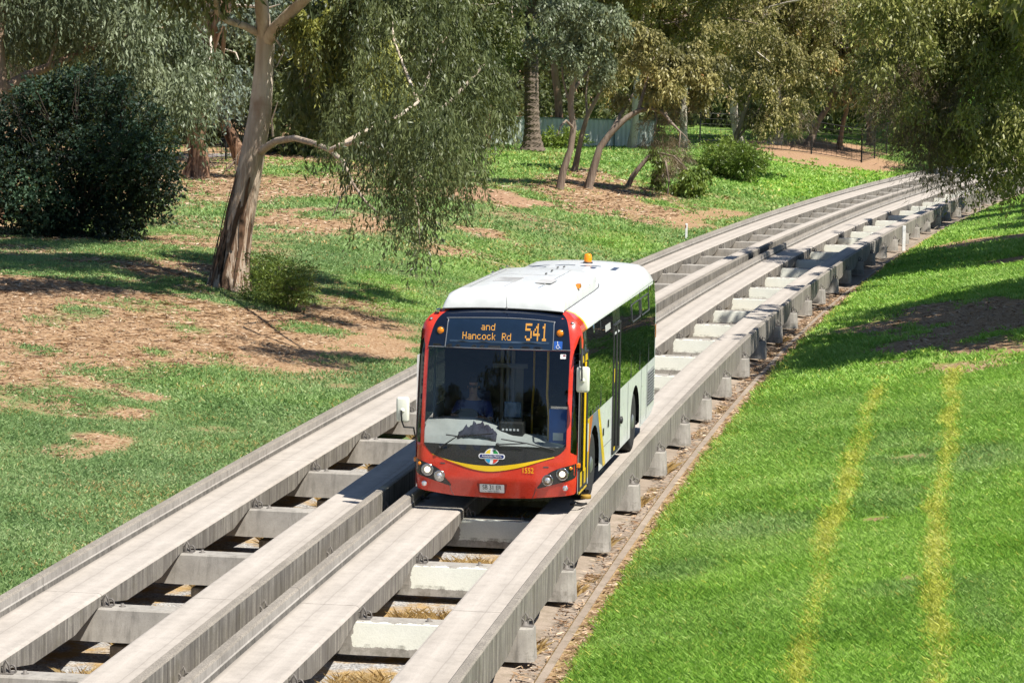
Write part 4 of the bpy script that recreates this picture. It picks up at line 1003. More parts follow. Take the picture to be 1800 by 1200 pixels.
# mirrors
def mirror(x0, x1, z0, z1, y, arm):
    mb = MB(); mb.box((x0, y, z0), (x1, y+.10, z1), bev=.035); m = mb.build('mirror', BM['mirror'], bus)
    for p in m.data.polygons: p.use_smooth = True
    cx, cz = (x0+x1)/2, (z0+z1)/2
    mb = MB(); mb.lathe([(.035, 0), (.03, -.015), (0, -.02)], (cx, y, cz-.01), 'Y', 12); mb.build('mirror_boss', BM['mirror'], m)
    mb = MB(); mb.tube(arm, .013, 8); mb.build('mirror_arm', BM['trim'], m)
    mb = MB(); mb.box((x0+.02, y+.101, z0+.03), (x1-.02, y+.106, z1-.03)); mb.build('mirror_glass', BM['chrome'], m)
mirror(1.195, 1.385, 1.835, 2.205, -.10, [(1.285, -.125, 2.01), (1.28, -.13, 2.2), (1.27, -.06, 2.38), (1.24, .14, 2.44)])
mirror(-1.455, -1.265, 1.29, 1.66, -.02, [(-1.37, -.045, 1.47), (-1.36, -.05, 1.32), (-1.34, .02, 1.22), (-1.22, .14, 1.20), (-1.21, .2, 1.08)])

# --- interior seen through the windscreen
mb = MB(); mb.box((-1.15, .35, .40), (1.15, 9.6, .43)); mb.build('floor', BM['inner'], bus)
mb = MB(); mb.box((-1.05, .62, 2.50), (1.05, 9.5, 2.53)); mb.build('ceiling', BM['ceil'], bus)
mb = MB(); mb.box((-1.08, 9.4, .45), (1.08, 9.44, 2.5)); mb.build('rear_bulkhead', BM['inner'], bus)
mb = MB()
V = []; rows = []
for y, z in ((.16, .98), (.22, 1.06), (.32, 1.12), (.45, 1.23), (.60, 1.30), (.72, 1.31), (.80, 1.24), (.82, .9)):
    rows.append([(x, y, .985+(z-.985)*sm(x, [-1.1, -.8, -.35, -.1, .2, .6, 1.0], [.92, 1.02, 1.0, .75, .38, .30, .10])) for x in np.linspace(-1.10, .98, 22)])
k = 22; mb.add([p for r in rows for p in r], [(i*k+j, i*k+j+1, (i+1)*k+j+1, (i+1)*k+j) for i in range(len(rows)-1) for j in range(k-1)], 0, True); da = mb.build('dashboard', BM['dash'], bus)
mb = MB(); mb.box((-.93, .27, 1.075), (-.74, .30, 1.085)); mb.build('dash_vent', BM['ink'], da)
mb = MB(); mb.box((-.02, .5, 1.08), (.34, .8, 1.28), bev=.015); mb.box((.06, .62, 1.28), (.30, .78, 1.32)); tm = mb.build('ticket_machine', BM['trim'], bus)
mb = MB(); [mb.box((.03+k*.055, .492, 1.16), (.06+k*.055, .499, 1.19)) for k in range(5)]; mb.build('machine_buttons', BM['signw'], tm)
mb = MB(); mb.box((.02, .72, 1.33), (.27, .74, 1.56), bev=.01); mb.build('ticket_screen', plain('screen_blue', (.02, .09, .20), .3), tm)
mb = MB(); mb.box((.74, .40, .45), (1.06, .44, 1.52)); bp = mb.build('modesty_panel', BM['ipanel'], bus)
mb = MB(); mb.box((.76, .39, 1.525), (1.07, .45, 1.56)); mb.build('panel_rail', BM['chrome'], bp)
mb = MB(); mb.box((.80, .392, 1.06), (.95, .399, 1.17)); mb.build('panel_sticker', BM['signw'], bp)
mb = MB(); mb.tube([(.72, .5, .45), (.72, .5, 1.4), (.68, .55, 1.7), (.68, .6, 2.1), (.68, .6, 2.5)], .018, 8); mb.tube([(.28, 1.7, .45), (.28, 1.7, 1.35), (.30, 1.7, 1.7), (.30, 1.7, 2.5)], .016, 8); mb.build('grab_pole', BM['pole'], bus)
mb = MB(); [mb.box((x, 1.75, .5), (x+.045, 1.8, 2.5)) for x in (-.22, -.13, -.05)]; mb.box((-.08, 1.80, .5), (.12, 1.84, 1.95)); mb.build('driver_partition', BM['greypole'], bus)
mb = MB(); mb.box((-1.1, 1.86, .5), (-.1, 1.89, 2.45)); mb.build('driver_bulkhead', BM['inner'], bus)
for y in (3.0, 5.4, 6.2, 7.0, 7.8):
    for sx in (-1, 1):
        if y < 5 and sx > 0: continue
        mb = MB(); mb.box((sx*.66-.42, y, .80), (sx*.66+.42, y+.42, .90), bev=.03); mb.box((sx*.66-.42, y+.40, .85), (sx*.66+.42, y+.48, 1.50), bev=.03); mb.build('passenger_seat', BM['seat'], bus)
mb = MB(); mb.box((-.80, 1.20, .70), (-.34, 1.62, .84), bev=.04); mb.box((-.80, 1.58, .80), (-.34, 1.70, 1.60), bev=.04); mb.tube([(-.57, 1.4, .43), (-.57, 1.4, .72)], .08, 10); mb.build('driver_seat', BM['seat'], bus)
mb = MB(); Mw = Matrix.Translation((-.60, .92, 1.25)) @ Matrix.Rotation(R(35), 4, 'X')
mb.lathe([(.215+.016*math.cos(a), .016*math.sin(a)) for a in np.linspace(0, 6.283, 9)], n=28, M=Mw); mb.tube([Mw @ Vector((-.21, 0, 0)), Mw @ Vector((.21, 0, 0))], .016, 6); mb.tube([Mw @ Vector((0, 0, 0)), Mw @ Vector((0, .05, -.4))], .03, 8); mb.build('steering_wheel', BM['trim'], bus)
mb = MB(); mb.box((-.10, .35, 2.10), (.42, .37, 2.17), bev=.01); mb.build('interior_mirror', BM['ceil'], bus)

# dark jacket lying on the dashboard
def jacket():
    n, m = 22, 14; V = []
    for j in range(m):
        for i in range(n):
            u = i/(n-1)*2-1; v = j/(m-1)*2-1
            r = max(0, 1-u*u*.9)*max(0, 1-v*v*.8); f = vnoise(np.array([i*.55]), np.array([j*.7]), 3)[0]; g_ = vnoise(np.array([i*1.3]), np.array([j*1.1]), 8)[0]
            V.append((-.30+u*.29*(1-.35*max(0, v)), .34+v*.13, 1.035+(v+1)*.05+.17*r**.6*(.6+.7*f)+.05*(g_-.5)))
    mb = MB(); mb.add(V, [(j*n+i, j*n+i+1, (j+1)*n+i+1, (j+1)*n+i) for j in range(m-1) for i in range(n-1)], 0, True)
    o = mb.build('jacket', plain('dark_jacket_cloth', (.035, .032, .055), .9)); sd = o.modifiers.new('thick', 'SOLIDIFY'); sd.thickness = .012
    o.matrix_world = bus.matrix_basis; tag(o, 'crumpled dark jacket lying on the grey dashboard behind the windscreen', 'jacket'); return o
jacket()

# driver
def skinned(name, joints, bones, mat, parent=None, sub=2):
    me = bpy.data.meshes.new(name); me.from_pydata([j[0] for j in joints], bones, []); o = put(name, me, parent); me.materials.append(mat)
    sk = o.modifiers.new('skin', 'SKIN'); sk.use_smooth_shade = True
    for v, j in zip(me.skin_vertices[0].data, joints): v.radius = j[1] if hasattr(j[1], '__len__') else (j[1], j[1])
    me.skin_vertices[0].data[0].use_root = True
    s = o.modifiers.new('sub', 'SUBSURF'); s.levels = sub; s.render_levels = sub
    return o
def driver():
    skin_m = plain('skin', (.45, .24, .16), .5, 0, 0, .05); shirt = plain('navy_shirt', (.02, .05, .24), .85); trou = plain('dark_trousers', (.02, .022, .03), .9); hair = plain('short_dark_hair', (.03, .022, .016), .8); shade = plain('sunglasses', (.005, .005, .006), .08)
    x = -.57
    J = [((x, 1.42, .92), (.15, .12)), ((x, 1.44, 1.10), (.15, .11)), ((x, 1.44, 1.28), (.17, .115)), ((x, 1.44, 1.42), (.13, .09)), ((x, 1.42, 1.52), (.058, .058)), ((x, 1.41, 1.60), (.062, .068)), ((x, 1.40, 1.69), (.074, .092)), ((x, 1.405, 1.77), (.068, .085)), ((x, 1.41, 1.81), (.04, .05)),
         ((x-.21, 1.43, 1.40), .062), ((x-.27, 1.28, 1.20), .048), ((x-.24, 1.06, 1.27), .037), ((x-.21, .965, 1.30), .034), ((x+.21, 1.43, 1.40), .062), ((x+.28, 1.28, 1.18), .048), ((x+.22, 1.06, 1.25), .037), ((x+.17, .95, 1.28), .034),
         ((x-.10, 1.30, .90), .09), ((x-.13, .98, .90), .07), ((x-.13, .95, .52), .045), ((x-.13, .82, .47), .04), ((x+.10, 1.30, .90), .09), ((x+.13, .98, .90), .07), ((x+.13, .95, .52), .045), ((x+.13, .82, .47), .04)]
    Bn = [(0, 1), (1, 2), (2, 3), (3, 4), (4, 5), (5, 6), (6, 7), (7, 8), (3, 9), (9, 10), (10, 11), (11, 12), (3, 13), (13, 14), (14, 15), (15, 16), (0, 17), (17, 18), (18, 19), (19, 20), (0, 21), (21, 22), (22, 23), (23, 24)]
    # fingers curled round the wheel rim
    for sx, w in ((-1, 12), (1, 16)):
        c = Vector(J[w][0])
        for k, ln in enumerate((.075, .085, .08, .06)):
            b0 = len(J); dx = (-.026+.017*k)
            J.append(((c.x+dx, c.y-.035, c.z+.012), .0105)); J.append(((c.x+dx, c.y-.035-ln*.5, c.z+.012), .0095)); J.append(((c.x+dx, c.y-.03-ln*.55, c.z-.03), .0085)); Bn += [(w, b0), (b0, b0+1), (b0+1, b0+2)]
        b0 = len(J); J.append(((c.x-sx*.045, c.y-.02, c.z-.005), .012)); J.append(((c.x-sx*.06, c.y-.05, c.z-.02), .010)); Bn += [(w, b0), (b0, b0+1)]
    p = skinned('person', J, Bn, skin_m)
    p.matrix_world = bus.matrix_basis
    tag(p, 'bus driver in navy shirt and sunglasses holding the steering wheel behind the windscreen', 'person')
    JS = [((x, 1.42, .90), (.185, .15)), ((x, 1.44, 1.10), (.185, .14)), ((x, 1.44, 1.28), (.205, .145)), ((x, 1.44, 1.42), (.15, .11)), ((x, 1.43, 1.485), (.075, .075)), ((x-.21, 1.43, 1.40), .088), ((x-.265, 1.30, 1.23), .072), ((x+.21, 1.43, 1.40), .088), ((x+.275, 1.30, 1.21), .072)]
    skinned('shirt', JS, [(0, 1), (1, 2), (2, 3), (3, 4), (3, 5), (5, 6), (3, 7), (7, 8)], shirt, p)
    JT = [((x, 1.42, .90), (.18, .15)), ((x-.10, 1.28, .90), .115), ((x-.13, .98, .90), .09), ((x-.13, .95, .56), .065), ((x+.10, 1.28, .90), .115), ((x+.13, .98, .90), .09), ((x+.13, .95, .56), .065)]
    skinned('trousers', JT, [(0, 1), (1, 2), (2, 3), (0, 4), (4, 5), (5, 6)], trou, p)
    mb = MB(); mb.lathe([(.0, .115), (.045, .108), (.078, .08), (.088, .045), (.088, .012)], (0, 0, 0), n=16, M=Matrix.Translation((x, 1.425, 1.735)) @ Matrix.Diagonal((.98, 1.15, 1, 1))); mb.build('hair', hair, p)
    mb = MB()
    for sx in (-1, 1): mb.box((x+sx*.034-.027, 1.292, 1.672), (x+sx*.034+.027, 1.312, 1.712), bev=.008); mb.tube([(x+sx*.06, 1.305, 1.70), (x+sx*.082, 1.36, 1.70), (x+sx*.08, 1.42, 1.70)], .005, 5)
    mb.box((x-.01, 1.294, 1.695), (x+.01, 1.302, 1.705)); mb.build('sunglasses', shade, p)
    mb = MB(); mb.tube([(x, 1.315, 1.69), (x, 1.292, 1.645), (x, 1.308, 1.632)], [.011, .017, .012], 8); mb.build('nose', skin_m, p)
    mb = MB(); mb.tube([(x-.028, 1.318, 1.592), (x, 1.309, 1.590), (x+.028, 1.318, 1.592)], .006, 6); mb.build('mouth', plain('lips', (.30, .11, .09), .5), p)
    mb = MB()
    for sx in (-1, 1): mb.lathe([(.0, -.012), (.02, -.008), (.024, 0), (.018, .008), (0, .01)], (x+sx*.08, 1.42, 1.675), 'X', 10)
    mb.build('ears', skin_m, p)
driver()
# ---------------------------------------------------------------- trees
SUNV = Vector((.500, -.400, 1.0))            # towards the sun, per metre of height
def leaf_mesh(name, clumps, n, ll, lw, mat, parent, origin, droop=1.0, spread=.5, k=10, twl=.9, seed=0, stiff=False, lw_var=.35):
    """clumps: (centre, radius(3)); n leaves in all, strung along drooping twigs"""
    g = np.random.default_rng(seed+5)
    C = np.array([list(c) for c, r in clumps]); Rr = np.array([[r]*3 if not hasattr(r, '__len__') else list(r) for c, r in clumps], float)
    vol = (Rr[:, 0]*Rr[:, 1]*Rr[:, 2])**(2/3); ntw = np.maximum(2, (n/k*vol/vol.sum()).astype(int))
    ci = np.repeat(np.arange(len(C)), ntw); m = len(ci)
    u = g.normal(size=(m, 3)); u /= np.linalg.norm(u, axis=1)[:, None]
    st = C[ci]+u*(g.random(m)**.45)[:, None]*Rr[ci]
    hd = np.stack([u[:, 0]+g.normal(0, .5, m), u[:, 1]+g.normal(0, .5, m), u[:, 2]*.5+g.normal(0, .35, m)], 1); hd /= np.linalg.norm(hd, axis=1)[:, None]
    L = twl*g.uniform(.5, 1.3, m)
    t = (np.arange(k)[None, :]+g.random((m, k)))/k
    P = st[:, None, :]+hd[:, None, :]*(t*L[:, None]*spread)[..., None]
    P[..., 2] -= droop*(t**1.6)*L[:, None]
    P += g.normal(0, .05*twl, P.shape)
    if stiff:
        d = hd[:, None, :]*.6+g.normal(0, .6, P.shape)
    else:
        d = np.stack([g.normal(0, .42, (m, k))+hd[:, 0:1]*.35, g.normal(0, .42, (m, k))+hd[:, 1:2]*.35, -np.abs(g.normal(.85, .35, (m, k)))*droop+g.normal(0, .2, (m, k))], -1)
    d /= np.linalg.norm(d, axis=-1)[..., None]
    P = P.reshape(-1, 3); d = d.reshape(-1, 3); N = len(P)
    a = g.normal(size=(N, 3)); q = np.cross(d, a); q /= np.linalg.norm(q, axis=1)[:, None]+1e-9
    l = (ll*g.uniform(.6, 1.25, N))[:, None]; w = (lw*g.uniform(1-lw_var, 1+lw_var, N))[:, None]*.5
    V = np.empty((N, 4, 3)); V[:, 0] = P; V[:, 1] = P+d*l*.42+q*w; V[:, 2] = P+d*l; V[:, 3] = P+d*l*.42-q*w
    ct = g.normal(.5, .20, len(C))[ci]; tw = g.normal(0, .10, m)
    tint = np.clip(np.repeat(ct+tw, k)+g.normal(0, .07, N), 0, 1)
    V -= np.array(list(origin))
    me = np_mesh(name, V.reshape(-1, 3), np.arange(N*4).reshape(N, 4), MT[mat] if isinstance(mat, str) else mat, face_attr=dict(tint=tint))
    return put(name, me, parent)

def wander(a, b, n, amp, rr, sag=0):
    a = Vector(a); b = Vector(b); o = []
    off = Vector((0, 0, 0))
    for i in range(n+1):
        t = i/n; env = math.sin(math.pi*t)
        if 0 < i < n: off = off*.6+Vector((rr.gauss(0, amp), rr.gauss(0, amp), rr.gauss(0, amp*.5)))
        o.append(a+(b-a)*t+off*env+Vector((0, 0, sag*env)))
    return o
def tree(name, label, base, H, r0, clumps, nleaf, ll, lw, mat, barkm='bark_gum', lean=(0, 0), fork=.4, seed=0, group=None, droop=1.0, cat='tree', spread=.5, twl=.9, trunk_pts=None, limbs=None, extra=None, amp=.12, k=10, stiff=False, peel=False):
    """a tree: Empty at its foot > trunk (with limbs), crown"""
    rr = random.Random(seed); base = Vector(base)
    root = empty(name, base); tag(root, label, cat, group)
    mb = MB(); loc = lambda p: Vector(p)-base
    if trunk_pts is None:
        top = base+Vector((lean[0], lean[1], H*fork)); tp = [base-Vector((0, 0, .3))]+wander(base+Vector((0, 0, .05)), top, 6, amp, rr)
        rad = [r0*1.5, r0*1.3]+[r0*(1-.45*i/6) for i in range(1, 7)]
    else: tp, rad = trunk_pts; top = Vector(tp[-1])
    mb.tube([loc(p) for p in tp], rad, 12, wob=.05, seed=seed)
    if limbs is None:
        limbs = []
        order = sorted(range(len(clumps)), key=lambda i: -clumps[i][0].z)
        for i in order[:14]:
            c = clumps[i][0]; s = Vector(tp[rr.randint(max(1, len(tp)-4), len(tp)-1)])
            pts = wander(s, c+Vector((0, 0, .1)), 5, .14*max(1, (c-s).length/5), rr); r1 = rad[-1]*rr.uniform(.45, .75)
            limbs.append((pts, [r1*(1-.75*j/5) for j in range(6)]))
            for _ in range(2):
                e = c+Vector((rr.uniform(-1, 1), rr.uniform(-1, 1), rr.uniform(-.6, .7)))*(clumps[i][1] if not hasattr(clumps[i][1], '__len__') else clumps[i][1][0])
                limbs.append((wander(pts[3], e, 3, .1, rr), [r1*.4, r1*.3, r1*.2, r1*.1]))
    if name == 'gum_tree' and peel:
        for _ in range(46):
            a = rr.uniform(0, 6.28); z0 = rr.uniform(0, 1.6); ln = rr.uniform(.6, 1.9); q = []
            for j in range(6):
                z = z0+ln*j/5; f = z/(tp[-1].z-base.z)*(len(tp)-2)+1; i = min(int(f), len(tp)-2); c = tp[i]+(tp[i+1]-tp[i])*(f-i); rd = rad[i]+(rad[i+1]-rad[i])*(f-i)
                o_ = rd*(1.0+.05*rr.random()); w_ = .02+.025*math.sin(math.pi*j/5)
                for s_ in (-1, 1): q.append(loc((c.x+o_*math.cos(a+s_*w_/rd), c.y+o_*math.sin(a+s_*w_/rd), base.z+z)))
                a += rr.gauss(0, .04)
            mb.add(q, [(2*j, 2*j+1, 2*j+3, 2*j+2) for j in range(5)], 1)
    for pts, rads in limbs: mb.tube([loc(p) for p in pts], rads, 8, wob=.04, seed=seed+3)
    mb.build('trunk', [MT[barkm], MT['peel']], root)
    leaf_mesh('crown', clumps, nleaf, ll, lw, mat, root, base, droop, spread, seed=seed, twl=twl, k=k, stiff=stiff)
    if extra: leaf_mesh('dry_twigs', extra[0], extra[1], extra[2], extra[3], extra[4], root, base, .7, .9, seed=seed+9, twl=twl)
    return root
def ball(c, R_, H_, n, r, rr, lo=-.9):
    """clump centres spread through an uneven crown"""
    o = []
    for i in range(n):
        while True:
            p = Vector((rr.uniform(-1, 1), rr.uniform(-1, 1), rr.uniform(lo, 1)))
            if .25 < p.length < 1: break
        o.append((Vector(c)+Vector((p.x*R_, p.y*R_, p.z*H_)), r*rr.uniform(.65, 1.3)))
    return o
def px_clumps(lst, Y, dy=1.5, rr=random, zs=1.0):
    return [((lambda q: q)(atY(px, py, Y+rr.uniform(-dy, dy))), (rp*Y/FPX, rp*Y/FPX, rp*Y/FPX*zs)) for px, py, rp in lst]
def shadow_clumps(lst):
    return [(on_ground(px, py)+SUNV*h, r) for px, py, h, r in lst]

# --- the big smooth-barked gum on the left bank
rr = random.Random(5)
gb = on_ground(402, 506); GY = gb.y
tp = [(402, 530), (403, 505), (409, 455), (419, 400), (432, 330), (445, 265), (457, 200), (464, 120), (467, 62)]
tpts = [atY(x, y, GY) for x, y in tp]; trad = [.68, .56, .42, .35, .315, .295, .275, .235, .21]
P_ = lambda lst, Y0, Y1: [atY(x, y, Y0+(Y1-Y0)*i/(len(lst)-1)) for i, (x, y) in enumerate(lst)]
glimbs = [(P_([(466, 75), (461, 20), (456, -40), (462, -130), (450, -260)], GY, GY-1), [.19, .17, .15, .11, .06]),
          (P_([(468, 75), (484, 50), (508, 25), (540, -5), (590, -70), (640, -170)], GY, GY-2), [.17, .155, .14, .13, .10, .05]),
          (P_([(462, 62), (430, 46), (398, 36), (382, 22), (379, 0), (370, -60)], GY, GY-1.5), [.10, .09, .08, .07, .06, .03]),
          (P_([(455, 268), (485, 248), (518, 243), (552, 252), (580, 264), (603, 284), (618, 318), (640, 352), (668, 378)], GY, 58.5), [.105, .085, .074, .068, .062, .05, .04, .03, .02]),
          (P_([(580, 264), (620, 250), (665, 262), (710, 285), (750, 320)], 60.5, 57.5), [.06, .05, .04, .03, .015]), (P_([(665, 262), (720, 300), (735, 370), (738, 430)], 58.5, 57.5), [.035, .03, .02, .01]),
          (P_([(618, 318), (600, 345), (585, 380)], 59, 58.5), [.03, .02, .01]), (P_([(478, 60), (500, 90), (486, 118)], GY-.3, GY-.6), [.03, .025, .015]), (P_([(480, 240), (478, 210), (488, 180)], GY-.5, GY-.8), [.03, .02, .01]),
          (P_([(580, 264), (640, 232), (700, 205), (735, 180), (715, 130), (692, 70), (688, 20)], 61, 66.5), [.05, .045, .04, .04, .035, .025, .012]), (P_([(735, 180), (752, 140), (762, 95), (790, 60)], 66, 66.5), [.045, .04, .03, .012]), (P_([(752, 215), (800, 170), (835, 132), (858, 105)], 66, 66.5), [.05, .05, .04, .02])]
hang = px_clumps([(690, 255, 40), (745, 275, 36), (640, 255, 26), (795, 285, 34), (700, 315, 28), (752, 330, 26), (655, 305, 18), (722, 360, 20), (690, 345, 14), (750, 385, 15), (735, 405, 12), (742, 425, 10), (632, 365, 7), (590, 315, 8), (612, 295, 12), (820, 250, 34), (770, 225, 44), (720, 200, 44), (660, 200, 36), (585, 235, 18), (835, 300, 16), (622, 385, 5), (665, 360, 8), (705, 375, 10)], 57.6, 1.2, rr, 1.35)
hang3 = px_clumps([(700, 180, 20), (745, 155, 18), (795, 165, 22), (830, 190, 24), (660, 195, 22), (620, 215, 18), (680, 105, 20), (775, 85, 20), (735, 45, 24), (840, 85, 24), (640, 150, 18), (720, 110, 14), (810, 110, 16), (690, 40, 20), (800, 30, 26), (760, 120, 14), (870, 150, 22), (850, 230, 22), (600, 180, 14), (705, 225, 24), (770, 205, 26), (650, 70, 20), (760, 10, 26), (650, 20, 22)], 64.5, 1.0, rr, 1.5)
hang2 = px_clumps([(560, 150, 30), (620, 160, 34), (690, 140, 44), (760, 150, 46), (825, 170, 44), (860, 210, 30), (590, 90, 40), (660, 70, 44), (740, 70, 50), (815, 90, 46), (570, 30, 40), (640, 10, 44), (720, 0, 50), (800, 20, 50), (530, 60, 26), (520, 130, 22), (600, 210, 26), (850, 130, 34)], 69.5, 1.6, rr, 1.3)
yel = px_clumps([(690, 120, 26), (680, 85, 20), (700, 160, 20), (560, 60, 24), (530, 30, 24), (600, 20, 24), (640, 180, 16), (575, 120, 16)], 67.8, .6, rr, 1.2)
up = shadow_clumps([(60, 470, 9, 1.3), (160, 455, 9.5, 1.3), (250, 480, 9, 1.2), (30, 430, 10, 1.4), (330, 450, 8.6, 1.0), (200, 500, 9, 1.0), (110, 500, 9.5, 1.1), (300, 500, 8.6, .9), (380, 470, 8.8, .8), (-60, 450, 10, 1.6), (-20, 500, 9.6, 1.3), (120, 420, 11, 1.3)])
up += [(atY(x, y, GY-1), 1.4) for x, y in ((450, -270), (380, -150), (330, -110), (280, -150))]
up += px_clumps([(560, 15, 30), (610, 50, 34), (540, 120, 26), (600, 130, 34), (520, 185, 22), (560, 205, 26)], 69.5, .8, rr)
gum = tree('gum_tree', 'tall smooth barked gum tree with peeling base and a long branch drooping over the grass', gb, 14, .4, up, 60000, .26, .075, 'leaf_dark', 'bark_gum', seed=5, trunk_pts=(tpts, trad), limbs=glimbs, twl=.75, droop=1.1, peel=True)
leaf_mesh('drooping_branch', hang, 10500, .16, .034, 'leaf_dark', gum, gb, 1.3, .35, seed=6, twl=.75)
leaf_mesh('overhead_foliage', [(c+Vector((rr.uniform(-.5, .5), rr.uniform(-.6, .6), rr.uniform(-.5, .5))), tuple(x*.55 for x in r)) for c, r in hang2 for _ in range(4)], 30000, .17, .045, 'leaf_dark', gum, gb, 1.2, .4, seed=7, twl=.6)
leaf_mesh('front_sprays', [(c+Vector((rr.uniform(-.3, .3), rr.uniform(-.4, .4), rr.uniform(-.35, .35))), tuple(x*.5 for x in r)) for c, r in hang3 for _ in range(4)], 12000, .16, .034, 'leaf_dark', gum, gb, 1.25, .35, seed=27, twl=.7)
leaf_mesh('yellowish_foliage', [(c+Vector((rr.uniform(-.35, .35), rr.uniform(-.3, .3), rr.uniform(-.35, .35))), tuple(x*.5 for x in r)) for c, r in yel for _ in range(4)], 7000, .16, .04, 'leaf_yellow', gum, gb, 1.1, .4, seed=17, twl=.5)  # clumps of yellower leaves among the dark ones

# --- generic background trees: (px,py) of the foot, height, crown radius ...
def bgtree(px, py, H, Rc, mat, label, seed, bark_='bark_gum', r0=.22, lean=(0, 0), n=11000, ll=.30, lw=.085, lo=.28, hide=0, nm='gum_tree', grp='gum trees behind the guideway', ncl=26, rcl=1.0, Yoff=0, dry=0, droop=1.0):
    b = on_ground(px, py); rr = random.Random(seed)
    if Yoff: b.y += Yoff; b.x *= b.y/(b.y-Yoff); b.z = float(ground(b.x, b.y)[0])
    cz = H*(lo+1)/2; c = b+Vector((lean[0], lean[1], cz))
    cl = ball(c, Rc, H*(1-lo)/2, ncl, rcl*Rc/3.0, rr)
    maj = cl; cl = []
    for p, r in maj:
        for _ in range(6):
            u = Vector((rr.gauss(0, 1), rr.gauss(0, 1), rr.gauss(0, 1))).normalized()*rr.uniform(.3, 1.0)*r*1.15
            cl.append((p+u, (r*.52*rr.uniform(.7, 1.2), r*.52*rr.uniform(.7, 1.2), r*.34)))
    ex = None
    if dry: ex = ([cl[i] for i in range(0, len(cl), 3)], int(n*dry), ll*1.1, lw*.35, 'leaf_brown')
    o = tree(nm, label, b, H, r0, cl, n, ll, lw, mat, bark_, lean, fork=lo+.12, seed=seed, group=grp, extra=ex, twl=.5, droop=.85, k=8)
    mb = MB()                                            # bare outer branches showing in front of the leaves
    for p, r in [m for m in maj if m[0].y < c.y+.6 and m[0].z < b.z+9.5][:14]:
        e = p+Vector((rr.uniform(-.6, .6), -r*1.9, rr.uniform(-.2, .6))); s = c+Vector((rr.uniform(-.3, .3), -.3, -H*.12)); w_ = wander(s, e, 5, .22, rr)
        mb.tube([q-b for q in w_], [.10, .085, .07, .055, .04, .018], 6)
    mb.build('branches', MT['bark_pale' if seed % 3 else 'bark_grey'], o)
    return o
BG = [
    # px, py, H, Rc, mat, label, bark, r0, lean, lo
    (345, 312, 13, 4.2, 'leaf_blue', 'short brown trunk gum with weeping grey foliage between dark shrub and tall gum', 'bark_brown', .42, (.3, -.5), .24),
    (428, 290, 12, 3.6, 'leaf_grey', 'reddish trunk gum leaning left just behind the tall smooth gum', 'bark_brown', .30, (-1.8, 0), .26),
    (200, 285, 15, 5.2, 'leaf_grey', 'big grey green gum rising straight behind the dark shrub', 'bark_pale', .35, (1, 0), .20),
    (60, 280, 15, 5.2, 'leaf_olive', 'olive gum crown above the left end of the dark shrub', 'bark_pale', .35, (-1, 0), .20),
    (-90, 290, 14, 5, 'leaf_dark', 'dark gum cut by the left edge of the photo', 'bark_brown', .4, (0, 0), .2),
    (540, 262, 13, 4.4, 'leaf_yellow', 'yellowish olive gum seen right of the tall smooth trunk', 'bark_brown', .25, (.4, 0), .22),
    (640, 262, 14, 4.6, 'leaf_olive', 'olive gum filling the gap above the drooping branch', 'bark_pale', .28, (0, 0), .20),
    (765, 285, 14, 4.6, 'leaf_dark', 'dark spreading gum with pale forked limbs behind the drooping branch', 'bark_pale', .34, (-.6, 0), .20),
    (850, 262, 14, 4.0, 'leaf_grey', 'weeping grey green gum left of the palm trunk', 'bark_brown', .26, (.5, 0), .34),
    (985, 256, 15, 4.2, 'leaf_blue', 'light grey weeping gum right behind the palm trunk', 'bark_brown', .24, (-.4, 0), .40),
    (1110, 262, 14, 4.4, 'leaf_rust', 'gum with a white lower trunk in front of the green metal fence', 'bark_pale', .22, (.5, 0), .38),
    (1200, 262, 13, 4.2, 'leaf_rust', 'rust tipped gum above the dead arching branch', 'bark_pale', .22, (0, 0), .36),
    (1300, 258, 13, 4.4, 'leaf_rust', 'pale twin trunk gum with rusty crown behind the round bush', 'bark_pale', .26, (-.5, 0), .34),
    (1362, 254, 12, 3.6, 'leaf_olive', 'stout pale trunk gum standing on the brown soil behind the mesh fence', 'bark_pale', .38, (0, 0), .30),
    (1420, 258, 12, 4.2, 'leaf_rust', 'brown olive gum with trunk leaning right on the bare soil', 'bark_grey', .22, (2.0, 0), .30),
    (1475, 262, 12, 3.8, 'leaf_blue', 'slender gum left of the tall mesh fence corner', 'bark_brown', .16, (.3, 0), .30),
    (1530, 258, 13, 4.2, 'leaf_dark', 'dark gum behind the mesh fence corner', 'bark_grey', .24, (-.4, 0), .22),
    (1590, 258, 13, 4.4, 'leaf_bright', 'fresh green tree glimpsed under the overhanging right hand gum', 'bark_grey', .24, (0, 0), .10),
    (1680, 262, 14, 4.6, 'leaf_dark', 'dark gum behind the far end of the guideway', 'bark_grey', .26, (0, 0), .10),
    (1790, 262, 14, 4.8, 'leaf_dark', 'dark gum at the right edge beyond the guideway', 'bark_grey', .26, (0, 0), .10),
]
for i, (px, py, H, Rc, mat, lab, bk, r0, lean, lo) in enumerate(BG):
    bgtree(px, py, H, Rc*1.12, mat, lab, 100+i, bk, r0, lean, 42000, .21, .10, lo-.03, dry=.16 if mat == 'leaf_rust' else .05, ncl=24, rcl=.92)
BACK = [(-60, 22, 'leaf_dark'), (110, 18, 'leaf_grey'), (300, 22, 'leaf_grey'), (470, 25, 'leaf_olive'), (590, 20, 'leaf_dark'), (720, 24, 'leaf_olive'), (900, 26, 'leaf_bright'), (1050, 22, 'leaf_grey'), (1180, 26, 'leaf_olive'), (1320, 22, 'leaf_dark'), (1460, 25, 'leaf_olive'), (1600, 22, 'leaf_dark'), (1760, 24, 'leaf_olive')]
